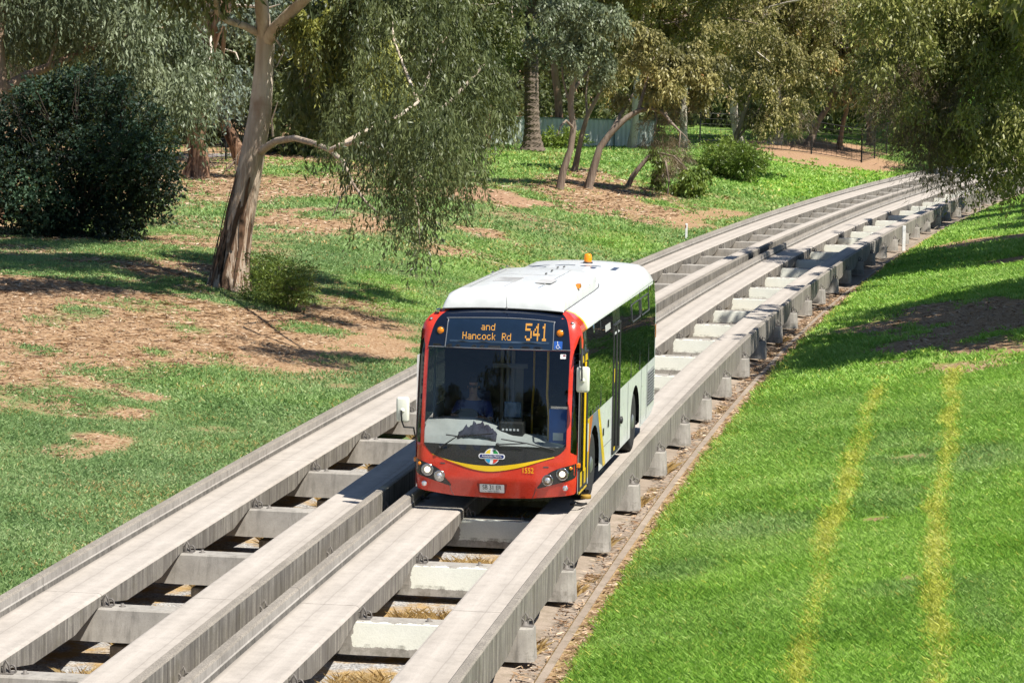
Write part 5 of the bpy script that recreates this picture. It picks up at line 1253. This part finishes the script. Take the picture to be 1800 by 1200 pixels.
# the far wood closing the view
cl = []
g_ = random.Random(77)
for px, d, m_ in BACK:
    pass
def far_wood(mat, lst, seed, n):
    cl = []; q = random.Random(seed)
    for px in lst:
        b = on_ground(px, 245); b.y = 196+q.uniform(-8, 18); b.x = (px-900)/FPX*b.y; b.z = float(ground(b.x, b.y)[0])
        cl += ball(b+Vector((0, 0, 6.0)), 4.6, 6.6, 26, 1.7, q, -1)
    o = leaf_mesh('far_wood', cl, n, .60, .26, mat, None, (0, 0, 0), seed=seed, twl=1.6)
    tag(o, 'dense mass of distant trees closing off the view behind the fences' if mat == 'leaf_dark' else 'distant lighter treetops mixed into the wood behind the fences', 'wood', kind='stuff')
far_wood('leaf_dark', range(-260, 2100, 80), 3, 150000)
far_wood('leaf_olive', range(-200, 2100, 190), 4, 40000)
def understory():
    cl = []; q = random.Random(8)
    for px in list(range(-300, 1150, 34))+list(range(-320, 700, 26)):
        b = on_ground(px, 250); b.y = q.uniform(166, 178) if len(cl) < 43 else q.uniform(128, 142); b.x = (px-900)/FPX*b.y; b.z = float(ground(b.x, b.y)[0])
        cl.append((b+Vector((0, 0, q.uniform(.6, 2.4))), q.uniform(1.0, 1.9)))
    o = leaf_mesh('understory', cl, 70000, .36, .15, 'leaf_dark', None, (0, 0, 0), seed=18, twl=.7, droop=.3, stiff=True)
    tag(o, 'dark tangle of low shrubs in the shade behind the fences on the left', 'shrubs', kind='stuff')
understory()

# --- left edge gum with the pale limb reaching over the shrub
lb = on_ground(-12, 400); LY = 82.
rr = random.Random(9)
base = atY(-14, 395, LY); base.z = float(ground(base.x, base.y)[0])
tpts = [base-Vector((0, 0, .3)), base, atY(-8, 290, LY), atY(2, 210, LY), atY(0, 150, LY), atY(-6, 60, LY)]
ll_ = [(P_([(0, 160), (40, 138), (64, 126), (100, 112), (150, 88), (215, 68), (290, 48)], LY, LY+2), [.17, .16, .14, .11, .085, .06, .03]), (P_([(84, 118), (92, 96), (100, 70), (98, 30)], LY+.6, LY+.8), [.06, .05, .035, .015]), (P_([(-4, 90), (3, 40), (-2, -40), (8, -120)], LY, LY), [.15, .13, .1, .05]),
       (P_([(150, 88), (148, 60), (128, 20)], LY+1, LY+1), [.04, .03, .015]), (P_([(20, 205), (48, 196), (70, 202)], LY-.5, LY-1.5), [.07, .06, .04])]
cl = px_clumps([(60, 30, 60), (150, 20, 60), (230, 30, 55), (300, 20, 55), (20, -40, 70), (200, 90, 40), (300, 90, 45), (330, 140, 42), (260, 130, 40), (-30, 60, 60), (120, -60, 80), (330, 190, 34), (360, 110, 40), (230, -60, 80)], LY+2, 2.5, rr)
tree('gum_tree', 'gum at the left edge with orange brown trunk and pale limb reaching over the shrub', base, 14, .35, cl, 36000, .20, .055, 'leaf_grey', 'bark_brown', seed=9, trunk_pts=(tpts, [.42, .36, .30, .27, .23, .18]), limbs=ll_, droop=1.1)

# --- dark dense shrub
sb = on_ground(140, 420)
rr = random.Random(12); SY = sb.y+.6
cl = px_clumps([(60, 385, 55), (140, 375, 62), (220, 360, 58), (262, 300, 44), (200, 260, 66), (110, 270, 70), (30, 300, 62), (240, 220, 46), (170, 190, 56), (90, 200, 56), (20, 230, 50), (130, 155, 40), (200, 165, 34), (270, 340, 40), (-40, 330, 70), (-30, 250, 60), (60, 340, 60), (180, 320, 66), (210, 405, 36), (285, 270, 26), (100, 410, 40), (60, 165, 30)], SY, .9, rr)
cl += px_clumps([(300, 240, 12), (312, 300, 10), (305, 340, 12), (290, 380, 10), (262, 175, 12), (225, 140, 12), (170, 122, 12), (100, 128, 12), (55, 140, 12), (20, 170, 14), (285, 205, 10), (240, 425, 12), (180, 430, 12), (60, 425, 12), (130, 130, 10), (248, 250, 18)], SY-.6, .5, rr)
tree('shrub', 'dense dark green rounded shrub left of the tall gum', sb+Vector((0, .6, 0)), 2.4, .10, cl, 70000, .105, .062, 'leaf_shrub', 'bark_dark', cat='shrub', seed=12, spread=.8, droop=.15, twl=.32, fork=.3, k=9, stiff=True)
# leafy bush at the foot of the gum
bb = on_ground(488, 540); rr = random.Random(14)
cl = px_clumps([(470, 500, 26), (500, 505, 28), (455, 475, 18), (490, 470, 18), (520, 490, 22), (540, 515, 14), (445, 515, 16), (480, 530, 20), (515, 530, 18), (530, 470, 10), (460, 450, 10)], bb.y, .5, rr)
tree('bush', 'small olive green bush growing at the foot of the tall gum', bb, 1.2, .03, cl, 7500, .10, .026, 'leaf_bush', 'bark_grey', cat='bush', seed=14, spread=1.0, droop=-.1, twl=.35, fork=.4, stiff=True)
# round bush on the centre slope
bb = on_ground(1293, 318); rr = random.Random(15)
cl = px_clumps([(1270, 290, 18), (1300, 285, 20), (1325, 290, 14), (1260, 270, 14), (1290, 262, 16), (1315, 268, 12), (1280, 305, 14), (1305, 305, 15), (1335, 282, 9), (1245, 285, 10)], bb.y, .8, rr)
tree('bush', 'round bright olive bush on the grass slope beside the guideway', bb, 2, .05, cl, 9000, .20, .05, 'leaf_bush', 'bark_grey', cat='bush', seed=15, spread=1.0, droop=-.2, twl=.55, fork=.3, stiff=True)
bb = on_ground(985, 262)
tree('bush', 'low grey green bush against the green metal fence right of the palm', bb, 1.5, .04, px_clumps([(975, 245, 14), (1000, 248, 14), (1015, 252, 10), (960, 252, 10)], bb.y, .5, rr), 2500, .25, .06, 'leaf_bush', 'bark_grey', cat='bush', seed=16, spread=1.0, droop=0, twl=.5, stiff=True)

# --- the group of small crooked gums in the middle distance
def small(name, label, px, line, w, limbs, crown, n, mat, seed, ll=.24, lw=.055, barkm='bark_grey', extra=None, dy=1.6):
    b = on_ground(*px); Y = b.y; q = random.Random(seed)
    pts = [b-Vector((0, 0, .25))]+[atY(x, y, Y) for x, y in line]; m = Y/FPX
    rad = [w[0]*m*.62]+[x*m*.5 for x in w]
    lm = [([atY(x, y, Y+dyy) for x, y, dyy in l], [x*m*.5 for x in ws]) for l, ws in limbs]
    ex = None
    if extra: ex = (px_clumps(extra[0], Y, 1.0, q), extra[1], extra[2], extra[3], 'leaf_brown')
    cr = [(p_+Vector((q.gauss(0, .5), q.gauss(0, .5), q.gauss(0, .4)))*(r_[0]/.7), (r_[0]*.5, r_[0]*.5, r_[0]*.36)) for p_, r_ in px_clumps(crown, Y, dy, q) for _ in range(5)]
    return tree(name, label, b, 8, .2, cr, int(n*1.3), ll*.8, lw*1.35, mat, barkm, twl=.5, seed=seed, trunk_pts=(pts, rad), limbs=lm, extra=ex, group='crooked gums on the centre slope')
small('gum_tree', 'thin dark crooked gum left most of the small group on the centre slope', (984, 333), [(984, 331), (990, 300), (1003, 262), (1008, 225), (1003, 190), (1006, 150), (1016, 115), (1030, 85)], [15, 13, 11, 11, 11, 10, 8, 6],
      [([(1008, 225, 0), (995, 212, -.5), (985, 222, -.8), (980, 240, -1)], [5, 4, 3, 1]), ([(1006, 160, 0), (1030, 130, .5), (1050, 95, 1), (1060, 40, 1)], [8, 6, 5, 2]), ([(1003, 190, 0), (990, 140, .3), (985, 90, .5)], [5, 4, 2])],
      [(1010, 80, 34), (1040, 50, 36), (985, 60, 30), (1060, 90, 28), (1000, 20, 40), (1060, 10, 40), (960, 20, 30), (1070, 130, 22)], 9000, 'leaf_grey', 31)
small('gum_tree', 'pinkish slim gum behind the dark crooked one on the centre slope', (1010, 302), [(1010, 300), (1016, 270), (1022, 240), (1032, 205), (1048, 175), (1062, 150)], [12, 10, 9, 8, 7, 5],
      [([(1032, 205, 0), (1030, 170, .5), (1034, 130, .5)], [5, 4, 2])], [(1075, 130, 26), (1050, 110, 26), (1090, 100, 30), (1060, 60, 36), (1110, 60, 34)], 6000, 'leaf_rust', 32)
small('gum_tree', 'gum arching right with bare dead branches hanging from its bend', (1036, 332), [(1034, 330), (1044, 295), (1054, 260), (1075, 232), (1100, 208), (1122, 195), (1145, 190)], [16, 14, 12, 11, 10, 9, 7],
      [([(1145, 190, 0), (1165, 198, -.5), (1182, 218, -1), (1196, 232, -1.2), (1194, 258, -1.3)], [7, 6, 5, 3, 1.5]), ([(1145, 190, 0), (1160, 186, 0), (1172, 200, -.6), (1178, 232, -1)], [5, 4, 3, 1]), ([(1182, 218, -1), (1205, 240, -1.2), (1214, 252, -1.2)], [3, 2, 1]), ([(1075, 232, 0), (1092, 200, .5), (1105, 180, 1), (1113, 165, 1)], [9, 7, 6, 3]), ([(1150, 190, 0), (1155, 210, -.5), (1150, 235, -.6)], [3, 2, 1]), ([(1122, 195, 0), (1135, 150, .5), (1150, 100, .8)], [7, 5, 2])],
      [(1120, 140, 30), (1160, 130, 34), (1200, 135, 32), (1230, 150, 26), (1180, 95, 34), (1140, 80, 34), (1220, 100, 32), (1250, 130, 22), (1150, 175, 14)], 14000, 'leaf_rust', 33, extra=([(1150, 215, 20), (1170, 245, 22), (1185, 205, 18), (1145, 250, 16), (1200, 180, 18)], 2600, .30, .016))
small('gum_tree', 'small leaning gum with a low ball of drooping foliage near the guideway', (1104, 329), [(1104, 327), (1112, 310), (1126, 292), (1140, 276), (1156, 268)], [10, 9, 8, 7, 6],
      [([(1156, 268, 0), (1170, 285, -.6), (1176, 320, -1), (1172, 355, -1)], [5, 4, 3, 1]), ([(1156, 268, 0), (1185, 275, -.6), (1210, 300, -.8)], [4, 3, 1])],
      [(1155, 268, 9), (1162, 300, 8), (1168, 335, 9), (1174, 352, 9), (1210, 305, 13), (1224, 318, 11), (1200, 322, 9), (1228, 295, 9), (1155, 315, 6), (1180, 345, 8)], 3600, 'leaf_bush', 34, extra=([(1180, 285, 18), (1165, 305, 16), (1200, 280, 16), (1190, 255, 16), (1175, 335, 12)], 3800, .28, .016), dy=.8)
small('gum_tree', 'rusty gum with white leaning trunk above the round bush', (1255, 300), [(1255, 298), (1270, 280), (1285, 258), (1300, 225), (1310, 190), (1322, 160)], [12, 11, 10, 9, 8, 6],
      [([(1285, 258, 0), (1300, 240, 0), (1330, 200, .4), (1340, 180, .5)], [6, 5, 4, 2]), ([(1310, 190, 0), (1290, 165, 0), (1280, 150, 0)], [5, 4, 2])],
      [(1330, 140, 36), (1300, 110, 36), (1360, 170, 32), (1390, 150, 34), (1370, 110, 36), (1420, 170, 30), (1400, 200, 24), (1340, 205, 24), (1300, 60, 40), (1380, 60, 40), (1440, 120, 34), (1280, 170, 18)], 15000, 'leaf_rust', 35, extra=([(1340, 215, 24), (1380, 215, 26), (1310, 200, 18), (1410, 205, 20)], 3600, .34, .018))

# --- palm trunk with its crown above the frame
pb = on_ground(936, 266); PY = pb.y
root = empty('palm_tree', pb); tag(root, 'palm with thick scaly trunk, its fronds above the photo, in front of the green fence', 'palm')
mb = MB(); V = []; n = 26; rows = 90; F = []
top = atY(931, -60, PY)
for j in range(rows):
    t = j/(rows-1); c = pb+(top-pb)*t; r = .33+.30*math.exp(-t*16)+.02*math.sin(j*2.1)
    for i in range(n):
        a = 2*math.pi*i/n+(j % 2)*math.pi/n; rr_ = r*(1+.10*((i+j) % 2)); V.append((c.x-pb.x+rr_*math.cos(a), c.y-pb.y+rr_*math.sin(a), (top.z-pb.z)*t+.05*((i*7+j*3) % 5)/5))
F = [(j*n+i, j*n+(i+1) % n, (j+1)*n+(i+1) % n, (j+1)*n+i) for j in range(rows-1) for i in range(n)]
mb.add(V, F); mb.build('trunk', MT['palm'], root)
mb = MB(); q = random.Random(3); tl = top-pb
for k in range(34):
    a = q.uniform(0, 6.28); e = q.uniform(.1, 1.1); L = q.uniform(3.2, 4.4); pr = None
    for s in range(12):
        t = s/11; c = tl+Vector((math.cos(a)*L*t, math.sin(a)*L*t, L*(math.sin(e)*t-.85*t*t)))
        if s > 0:
            for sd in (-1, 1):
                w = Vector((-math.sin(a), math.cos(a), -.5*1))*sd*.55*math.sin(math.pi*min(.97, t+.08)); d = (c-pr)
                mb.add([pr, pr+d*.5, c+w+d*.6, pr+w+d*.35], [(0, 1, 2, 3)])
        pr = c
mb.build('fronds', MT['leaf_dark'], root)

# --- the gum on the right bank whose branches hang over the far guideway
rr = random.Random(21); RY = 92.
base = Vector((20.5, RY, 0)); base.z = float(ground(base.x, base.y)[0])
tp = [base-Vector((0, 0, .3)), base, atY(1970, 300, RY), atY(1920, 220, RY), atY(1850, 190, RY), atY(1800, 160, RY)]
lm = [(P_([(1800, 162), (1784, 130), (1778, 90), (1760, 20)], RY, RY-1), [.20, .17, .13, .06]), (P_([(1850, 190), (1790, 200), (1730, 215), (1680, 235), (1640, 270)], RY, RY-2), [.16, .12, .09, .06, .03]), (P_([(1800, 170), (1740, 120), (1690, 100), (1620, 90), (1560, 110)], RY, RY-1), [.14, .10, .08, .05, .02]),
      (P_([(1730, 215), (1690, 260), (1670, 300)], RY-1, RY-2), [.05, .035, .015]), (P_([(1784, 130), (1745, 30), (1730, 12)], RY-.5, RY-1.5), [.06, .05, .03]), (P_([(1790, 200), (1770, 260), (1745, 310), (1700, 340)], RY-.5, RY-3), [.06, .045, .03, .012]),
      (P_([(1690, 100), (1640, 150), (1600, 200), (1570, 240)], RY-1, RY-2), [.05, .035, .025, .01])]
cl = px_clumps([(1560, 50, 46), (1620, 40, 52), (1690, 40, 56), (1760, 40, 56), (1820, 60, 60), (1550, 110, 36), (1610, 110, 46), (1670, 110, 50), (1740, 110, 52), (1800, 130, 46), (1590, 175, 36), (1650, 180, 40), (1700, 190, 44), (1770, 200, 46), (1650, 235, 30), (1700, 250, 38), (1750, 255, 40), (1800, 260, 46), (1665, 280, 16), (1710, 292, 20), (1755, 294, 22), (1800, 300, 30), (1740, 322, 9), (1620, 215, 24), (1640, 10, 50), (1560, -20, 50), (1720, -20, 60), (1810, -20, 60)], RY-1.5, 2.2, rr)
ex = (px_clumps([(1570, 190, 34), (1600, 240, 30), (1630, 270, 26), (1650, 300, 20), (1560, 130, 30), (1600, 140, 34), (1640, 200, 36), (1700, 160, 30), (1720, 330, 14), (1680, 325, 14), (1770, 330, 12), (1620, 230, 30)], RY-2, 1.5, rr), 11000, .30, .016, 'leaf_brown')
tree('gum_tree', 'large gum on the right bank with twiggy branches hanging over the far guideway', base, 12, .4, [(p_+Vector((rr.gauss(0, .55), rr.gauss(0, .55), rr.gauss(0, .5))), tuple(x*.5 for x in r_)) for p_, r_ in cl for _ in range(5)], 52000, .18, .062, 'leaf_olive', 'bark_pale', seed=21, trunk_pts=(tp, [.5, .42, .34, .30, .26, .22]), limbs=lm, extra=ex, droop=.9)

# --- gums on the right, outside the frame, whose shadows fall across the bank and the rails
def band(x0, x1, top, bot, h, r, q):
    o = []
    for px in range(x0, x1, 40):
        y0, y1 = np.interp(px, *zip(*top)), np.interp(px, *zip(*bot))
        for py in np.arange(y0+4, y1, 17):
            if q.random() < .92: o.append((px+q.uniform(-14, 14), py, h+q.uniform(-.5, 1.5), r*q.uniform(.7, 1.2)))
    return o
BAND = {61: band(1390, 1900, [(1380, 615), (1500, 575), (1620, 540), (1800, 500), (1900, 490)], [(1380, 655), (1500, 640), (1620, 620), (1800, 585), (1900, 570)], 9, .62, random.Random(1)),
        62: band(1430, 1900, [(1430, 485), (1560, 462), (1700, 432), (1900, 400)], [(1430, 505), (1560, 492), (1700, 470), (1900, 440)], 10, .60, random.Random(2))}
def shade_tree(label, b, lst, seed, n=9000):
    lst = lst+BAND.get(seed, [])
    n *= 6; cl = shadow_clumps([(px, py, h, r*2.1) for px, py, h, r in lst]+[(px+30, py-14, h+1, r*1.8) for px, py, h, r in lst if px > 1460]); m_ = sum((c for c, r in cl), Vector())/len(cl)
    b = Vector((m_.x+1.2, m_.y, float(ground(m_.x+1.2, m_.y)[0])))
    tree('gum_tree', label, b, 12, .3, cl, n, .28, .14, 'leaf_olive', 'bark_gum', fork=.35, seed=seed, group='gums shading the right bank', twl=.45)
shade_tree('near gum outside the right edge shading the middle of the right bank', (14.5, 49),
           [(1420, 640, 9, .55), (1480, 625, 9, .7), (1545, 605, 9.5, .8), (1610, 600, 9, .8), (1680, 580, 9, .9), (1740, 560, 9, 1.0), (1800, 540, 9, 1.1), (1450, 590, 10, .6), (1530, 560, 10, .7), (1620, 545, 10, .8), (1720, 530, 10, .9), (1790, 590, 9, .9), (1400, 655, 9, .4), (1880, 560, 9, 1.2), (1660, 620, 9, .6), (1262, 640, 10.5, .35), (1300, 600, 10.5, .3)], 61, 15000)
shade_tree('second gum outside the right edge shading the rails beyond the bus', (17.5, 66),
           [(1330, 585, 10, .5), (1390, 545, 10.5, .5), (1320, 480, 11, .45), (1400, 500, 11, .5), (1440, 470, 11, .5), (1460, 520, 10, .5), (1500, 500, 10, .6), (1560, 480, 10, .7), (1630, 460, 10, .7), (1700, 450, 10, .7), (1770, 430, 10, .8), (1480, 440, 11, .4), (1850, 440, 10, 1.2)], 62, 13000)
shade_tree('third gum outside the right edge shading the far rails', (21, 84),
           [(1600, 400, 10, .6), (1650, 395, 10, .6), (1720, 385, 10, .7), (1790, 375, 10, .8), (1540, 415, 11, .4), (1850, 390, 10, 1.2)], 63, 8000)
shade_tree('fourth gum outside the right edge shading the end of the visible guideway', (27, 118), [(1620, 300, 10, 1.0), (1660, 298, 10, 1.0), (1700, 302, 10, 1.0), (1760, 310, 9, 1.3)], 64, 7000)

# --- trees behind the bridge, mirrored in the windscreen
for i, (x, y, H, Rc) in enumerate([(-52, -40, 25, 8), (-27, -42, 30, 9), (-14, -30, 17, 6), (1, -46, 23, 4), (14, -40, 26, 6), (-72, -30, 22, 7)]):
    b = Vector((x, y, 1.0)); q = random.Random(300+i)
    tree('gum_tree', ['broad dark gum', 'tallest spreading gum', 'lower bushy gum', 'slim gum', 'upright gum', 'outermost gum'][i]+' behind the viewer, mirrored in the windscreen', b, H, .4, ball(b+Vector((0, 0, H*.58)), Rc, H*.42, 30, Rc*.34, q), 16000, .6, .26, 'leaf_dark', 'bark_gum', fork=.35, seed=300+i, group='gums behind the bridge', twl=1.2)
# ---------------------------------------------------------------- fences, posts, path
def corrugated(p0, p1, h0, label):
    a = on_ground(*p0); b = on_ground(*p1); d = Vector((b.x-a.x, b.y-a.y, 0)); L = d.length; d.normalize(); nrm = Vector((-d.y, d.x, 0))
    root = empty('metal_fence', a); tag(root, label, 'fence')
    n = int(L/.075); V = []; 
    for i in range(n+1):
        p = Vector((a.x, a.y, 0))+d*(L*i/n)+nrm*(.022*(1 if i % 4 in (1, 2) else -1)); z = float(ground(p.x, p.y)[0])-.1
        V += [(p.x-a.x, p.y-a.y, z-a.z), (p.x-a.x, p.y-a.y, z+h0-a.z)]
    mb = MB(); mb.add(V, [(2*i, 2*i+2, 2*i+3, 2*i+1) for i in range(n)])
    mb.build('cladding', plain('pale_green_sheet', (.58, .62, .55), .5, .0, 0, .15, .6), root)
    mb = MB(); k = int(L/2.4)
    for i in range(k+1):
        p = d*(L*i/k)-nrm*.06; z = float(ground(a.x+p.x, a.y+p.y)[0])-a.z; mb.box((p.x-.035, p.y-.035, z-.2), (p.x+.035, p.y+.035, z+h0+.02))
    mb.build('fence_posts', plain('green_fence_post', (.17, .24, .20), .5), root)
    m2 = MB(); m2.tube([Vector((0, 0, h0-.06))-nrm*.03, Vector((b.x-a.x, b.y-a.y, float(ground(b.x, b.y)[0])-a.z+h0-.12))-nrm*.03], .03, 6); m2.build('top_rail', plain('green_fence_rail', (.17, .24, .20), .5), root)
corrugated((700, 252), (1150, 259), 1.55, 'pale green corrugated metal fence behind the palm and the crooked gums')
def meshfence(pts, h, label, wires=7):
    P = [on_ground(*p) for p in pts]; a = P[0]; root = empty('mesh_fence', a); tag(root, label, 'fence', 'black mesh fences')
    blk = plain('black_fence_steel', (.012, .013, .012), .5)
    for p in P:
        mb = MB(); q = p-a; mb.tube([(q.x, q.y, q.z-.2), (q.x, q.y, q.z+h)], .045, 8); mb.build('fence_post', blk, root)
    mb = MB()
    for i in range(len(P)-1):
        u, v = P[i]-a, P[i+1]-a
        for k in range(wires): z = Vector((0, 0, .1+(h-.15)*k/(wires-1))); mb.tube([u+z, v+z], .010 if 0 < k < wires-1 else .02, 4, cap=False)
        m = int((v-u).length/.28)
        for k in range(1, m): w = u+(v-u)*(k/m); mb.tube([w+Vector((0, 0, .1)), w+Vector((0, 0, h-.05))], .008, 4, cap=False)
    mb.build('wire_mesh', blk, root)
meshfence([(1150, 259), (1230, 258), (1329, 262), (1426, 271), (1514, 286)], 1.9, 'black mesh fence along the edge of the bare soil behind the round bush')
meshfence([(1514, 286), (1537, 279), (1558, 271), (1580, 268), (1610, 266)], 1.9, 'short return of black mesh fence running back beside the bright grass')
meshfence([(-40, 288), (140, 285), (300, 284), (397, 283), (470, 272), (560, 262), (700, 253)], 1.8, 'black mesh fence in the shade behind the dark shrub and tall gum')
def path():
    ys = np.linspace(-24, 8, 40); V = []; pts = [on_ground(x, y) for x, y in ((-200, 284), (0, 281), (180, 278), (330, 276), (420, 273), (520, 266))]
    xs = np.array([p.x for p in pts]); yy = np.array([p.y for p in pts]); X = np.linspace(xs.min(), xs.max(), 60); Yc = np.interp(X, xs, yy)
    for x, y in zip(X, Yc):
        for o in (-1.6, 0, 1.6): V.append((x, y+o, float(ground(x, y+o)[0])+.03))
    F = [(i*3+j, (i+1)*3+j, (i+1)*3+j+1, i*3+j+1) for i in range(59) for j in range(2)]
    o = put('path', np_mesh('path', V, F, concrete('old_asphalt_path', (.27, .23, .22), (.20, .18, .17), streak=0), smooth=True)); tag(o, kind='structure')
path()
def marker(px, py, h, w, label, dark=False):
    b = on_ground(px, py); root = empty('marker_post', b, .2); tag(root, label, 'post', 'guide posts beside the guideway')
    wm = plain('post_white_paint', (.80, .80, .78), .5)
    mb = MB(); mb.box((-w/2, -w*.25, -.2), (w/2, w*.25, h), bev=.012); mb.build('post', wm, root)
    mb = MB(); mb.box((-w/2-.004, -w*.25-.006, h-.16), (-w/2+.03 if dark else w/2-.01, -w*.25-.001, h-.06)); mb.build('reflector', plain('post_reflector', (.25, .06, .04) if dark else (.75, .75, .75), .3), root)
marker(1588, 441, .92, .125, 'white marker post on the right bank beside the outer beam')
marker(1206, 421, .55, .085, 'short white marker post on the grass left of the guideway', True)
# fallen sticks and bark strips
q = random.Random(4)
for i, (px, py) in enumerate([(275, 300), (560, 690), (700, 380), (1000, 290)]):
    b = on_ground(px, py)
    if i in (0,):
        for k in range(16):
            mb = MB(); a = q.uniform(0, 6.28); p = Vector((330+q.uniform(0, 80), 0, 0)); c = on_ground(320+q.uniform(0, 100), 292+q.uniform(0, 14))-b
            mb.tube([c, c+Vector((q.uniform(-.6, .6), q.uniform(-.3, .3), q.uniform(.2, .7))), c+Vector((q.uniform(-1.2, 1.2), q.uniform(-.6, .6), q.uniform(.2, 1.0)))], [.03, .02, .008], 5)
            o = mb.build('fallen_branch', MT['bark_grey']); o.location = b; tag(o, 'bare dry stick in the tangle of fallen branches behind the dark shrub', 'branch', 'fallen sticks behind the dark shrub')
# ---------------------------------------------------------------- light, sky, camera
wd = bpy.data.worlds.new('World'); SC.world = wd; wd.use_nodes = True; t = wd.node_tree; t.nodes.clear()
sun_dir = SUNV.normalized(); elev = math.asin(sun_dir.z); az = math.atan2(sun_dir.x, sun_dir.y)
sky = t.nodes.new('ShaderNodeTexSky'); sky.sky_type = 'NISHITA'; sky.sun_disc = False; sky.sun_elevation = elev; sky.sun_rotation = az; sky.dust_density = .25; sky.ozone_density = 3.0; sky.air_density = .9
bg = t.nodes.new('ShaderNodeBackground'); bg.inputs['Strength'].default_value = .07
o = t.nodes.new('ShaderNodeOutputWorld'); t.links.new(sky.outputs[0], bg.inputs[0]); t.links.new(bg.outputs[0], o.inputs[0])
sl = bpy.data.lights.new('sun', 'SUN'); sl.energy = 5.0; sl.angle = R(.53); sl.color = (1, .955, .88)
so = bpy.data.objects.new('sun', sl); COL.objects.link(so); so.rotation_euler = (-sun_dir).to_track_quat('-Z', 'Y').to_euler()
cam = bpy.data.cameras.new('camera'); cam.sensor_width = 36; cam.lens = 36*FPX/1800; cam.clip_start = .5; cam.clip_end = 2000
co = bpy.data.objects.new('camera', cam); COL.objects.link(co)
cp, sp = math.cos(PITCH), math.sin(PITCH); c, sn = math.cos(ROLL), math.sin(ROLL)
r0 = Vector((1, 0, 0)); u0 = Vector((0, sp, cp)); f0 = Vector((0, cp, -sp))
rt = r0*c+u0*sn; upv = -r0*sn+u0*c
co.matrix_world = Matrix(((rt.x, upv.x, -f0.x, 0), (rt.y, upv.y, -f0.y, 0), (rt.z, upv.z, -f0.z, CAM_H), (0, 0, 0, 1)))
SC.camera = co
SC.view_settings.view_transform = 'Standard'; SC.view_settings.look = 'None'; SC.view_settings.exposure = 0.72; SC.view_settings.gamma = 1
SC.view_settings.use_curve_mapping = False
SC.cycles.max_bounces = 8; SC.cycles.transparent_max_bounces = 12
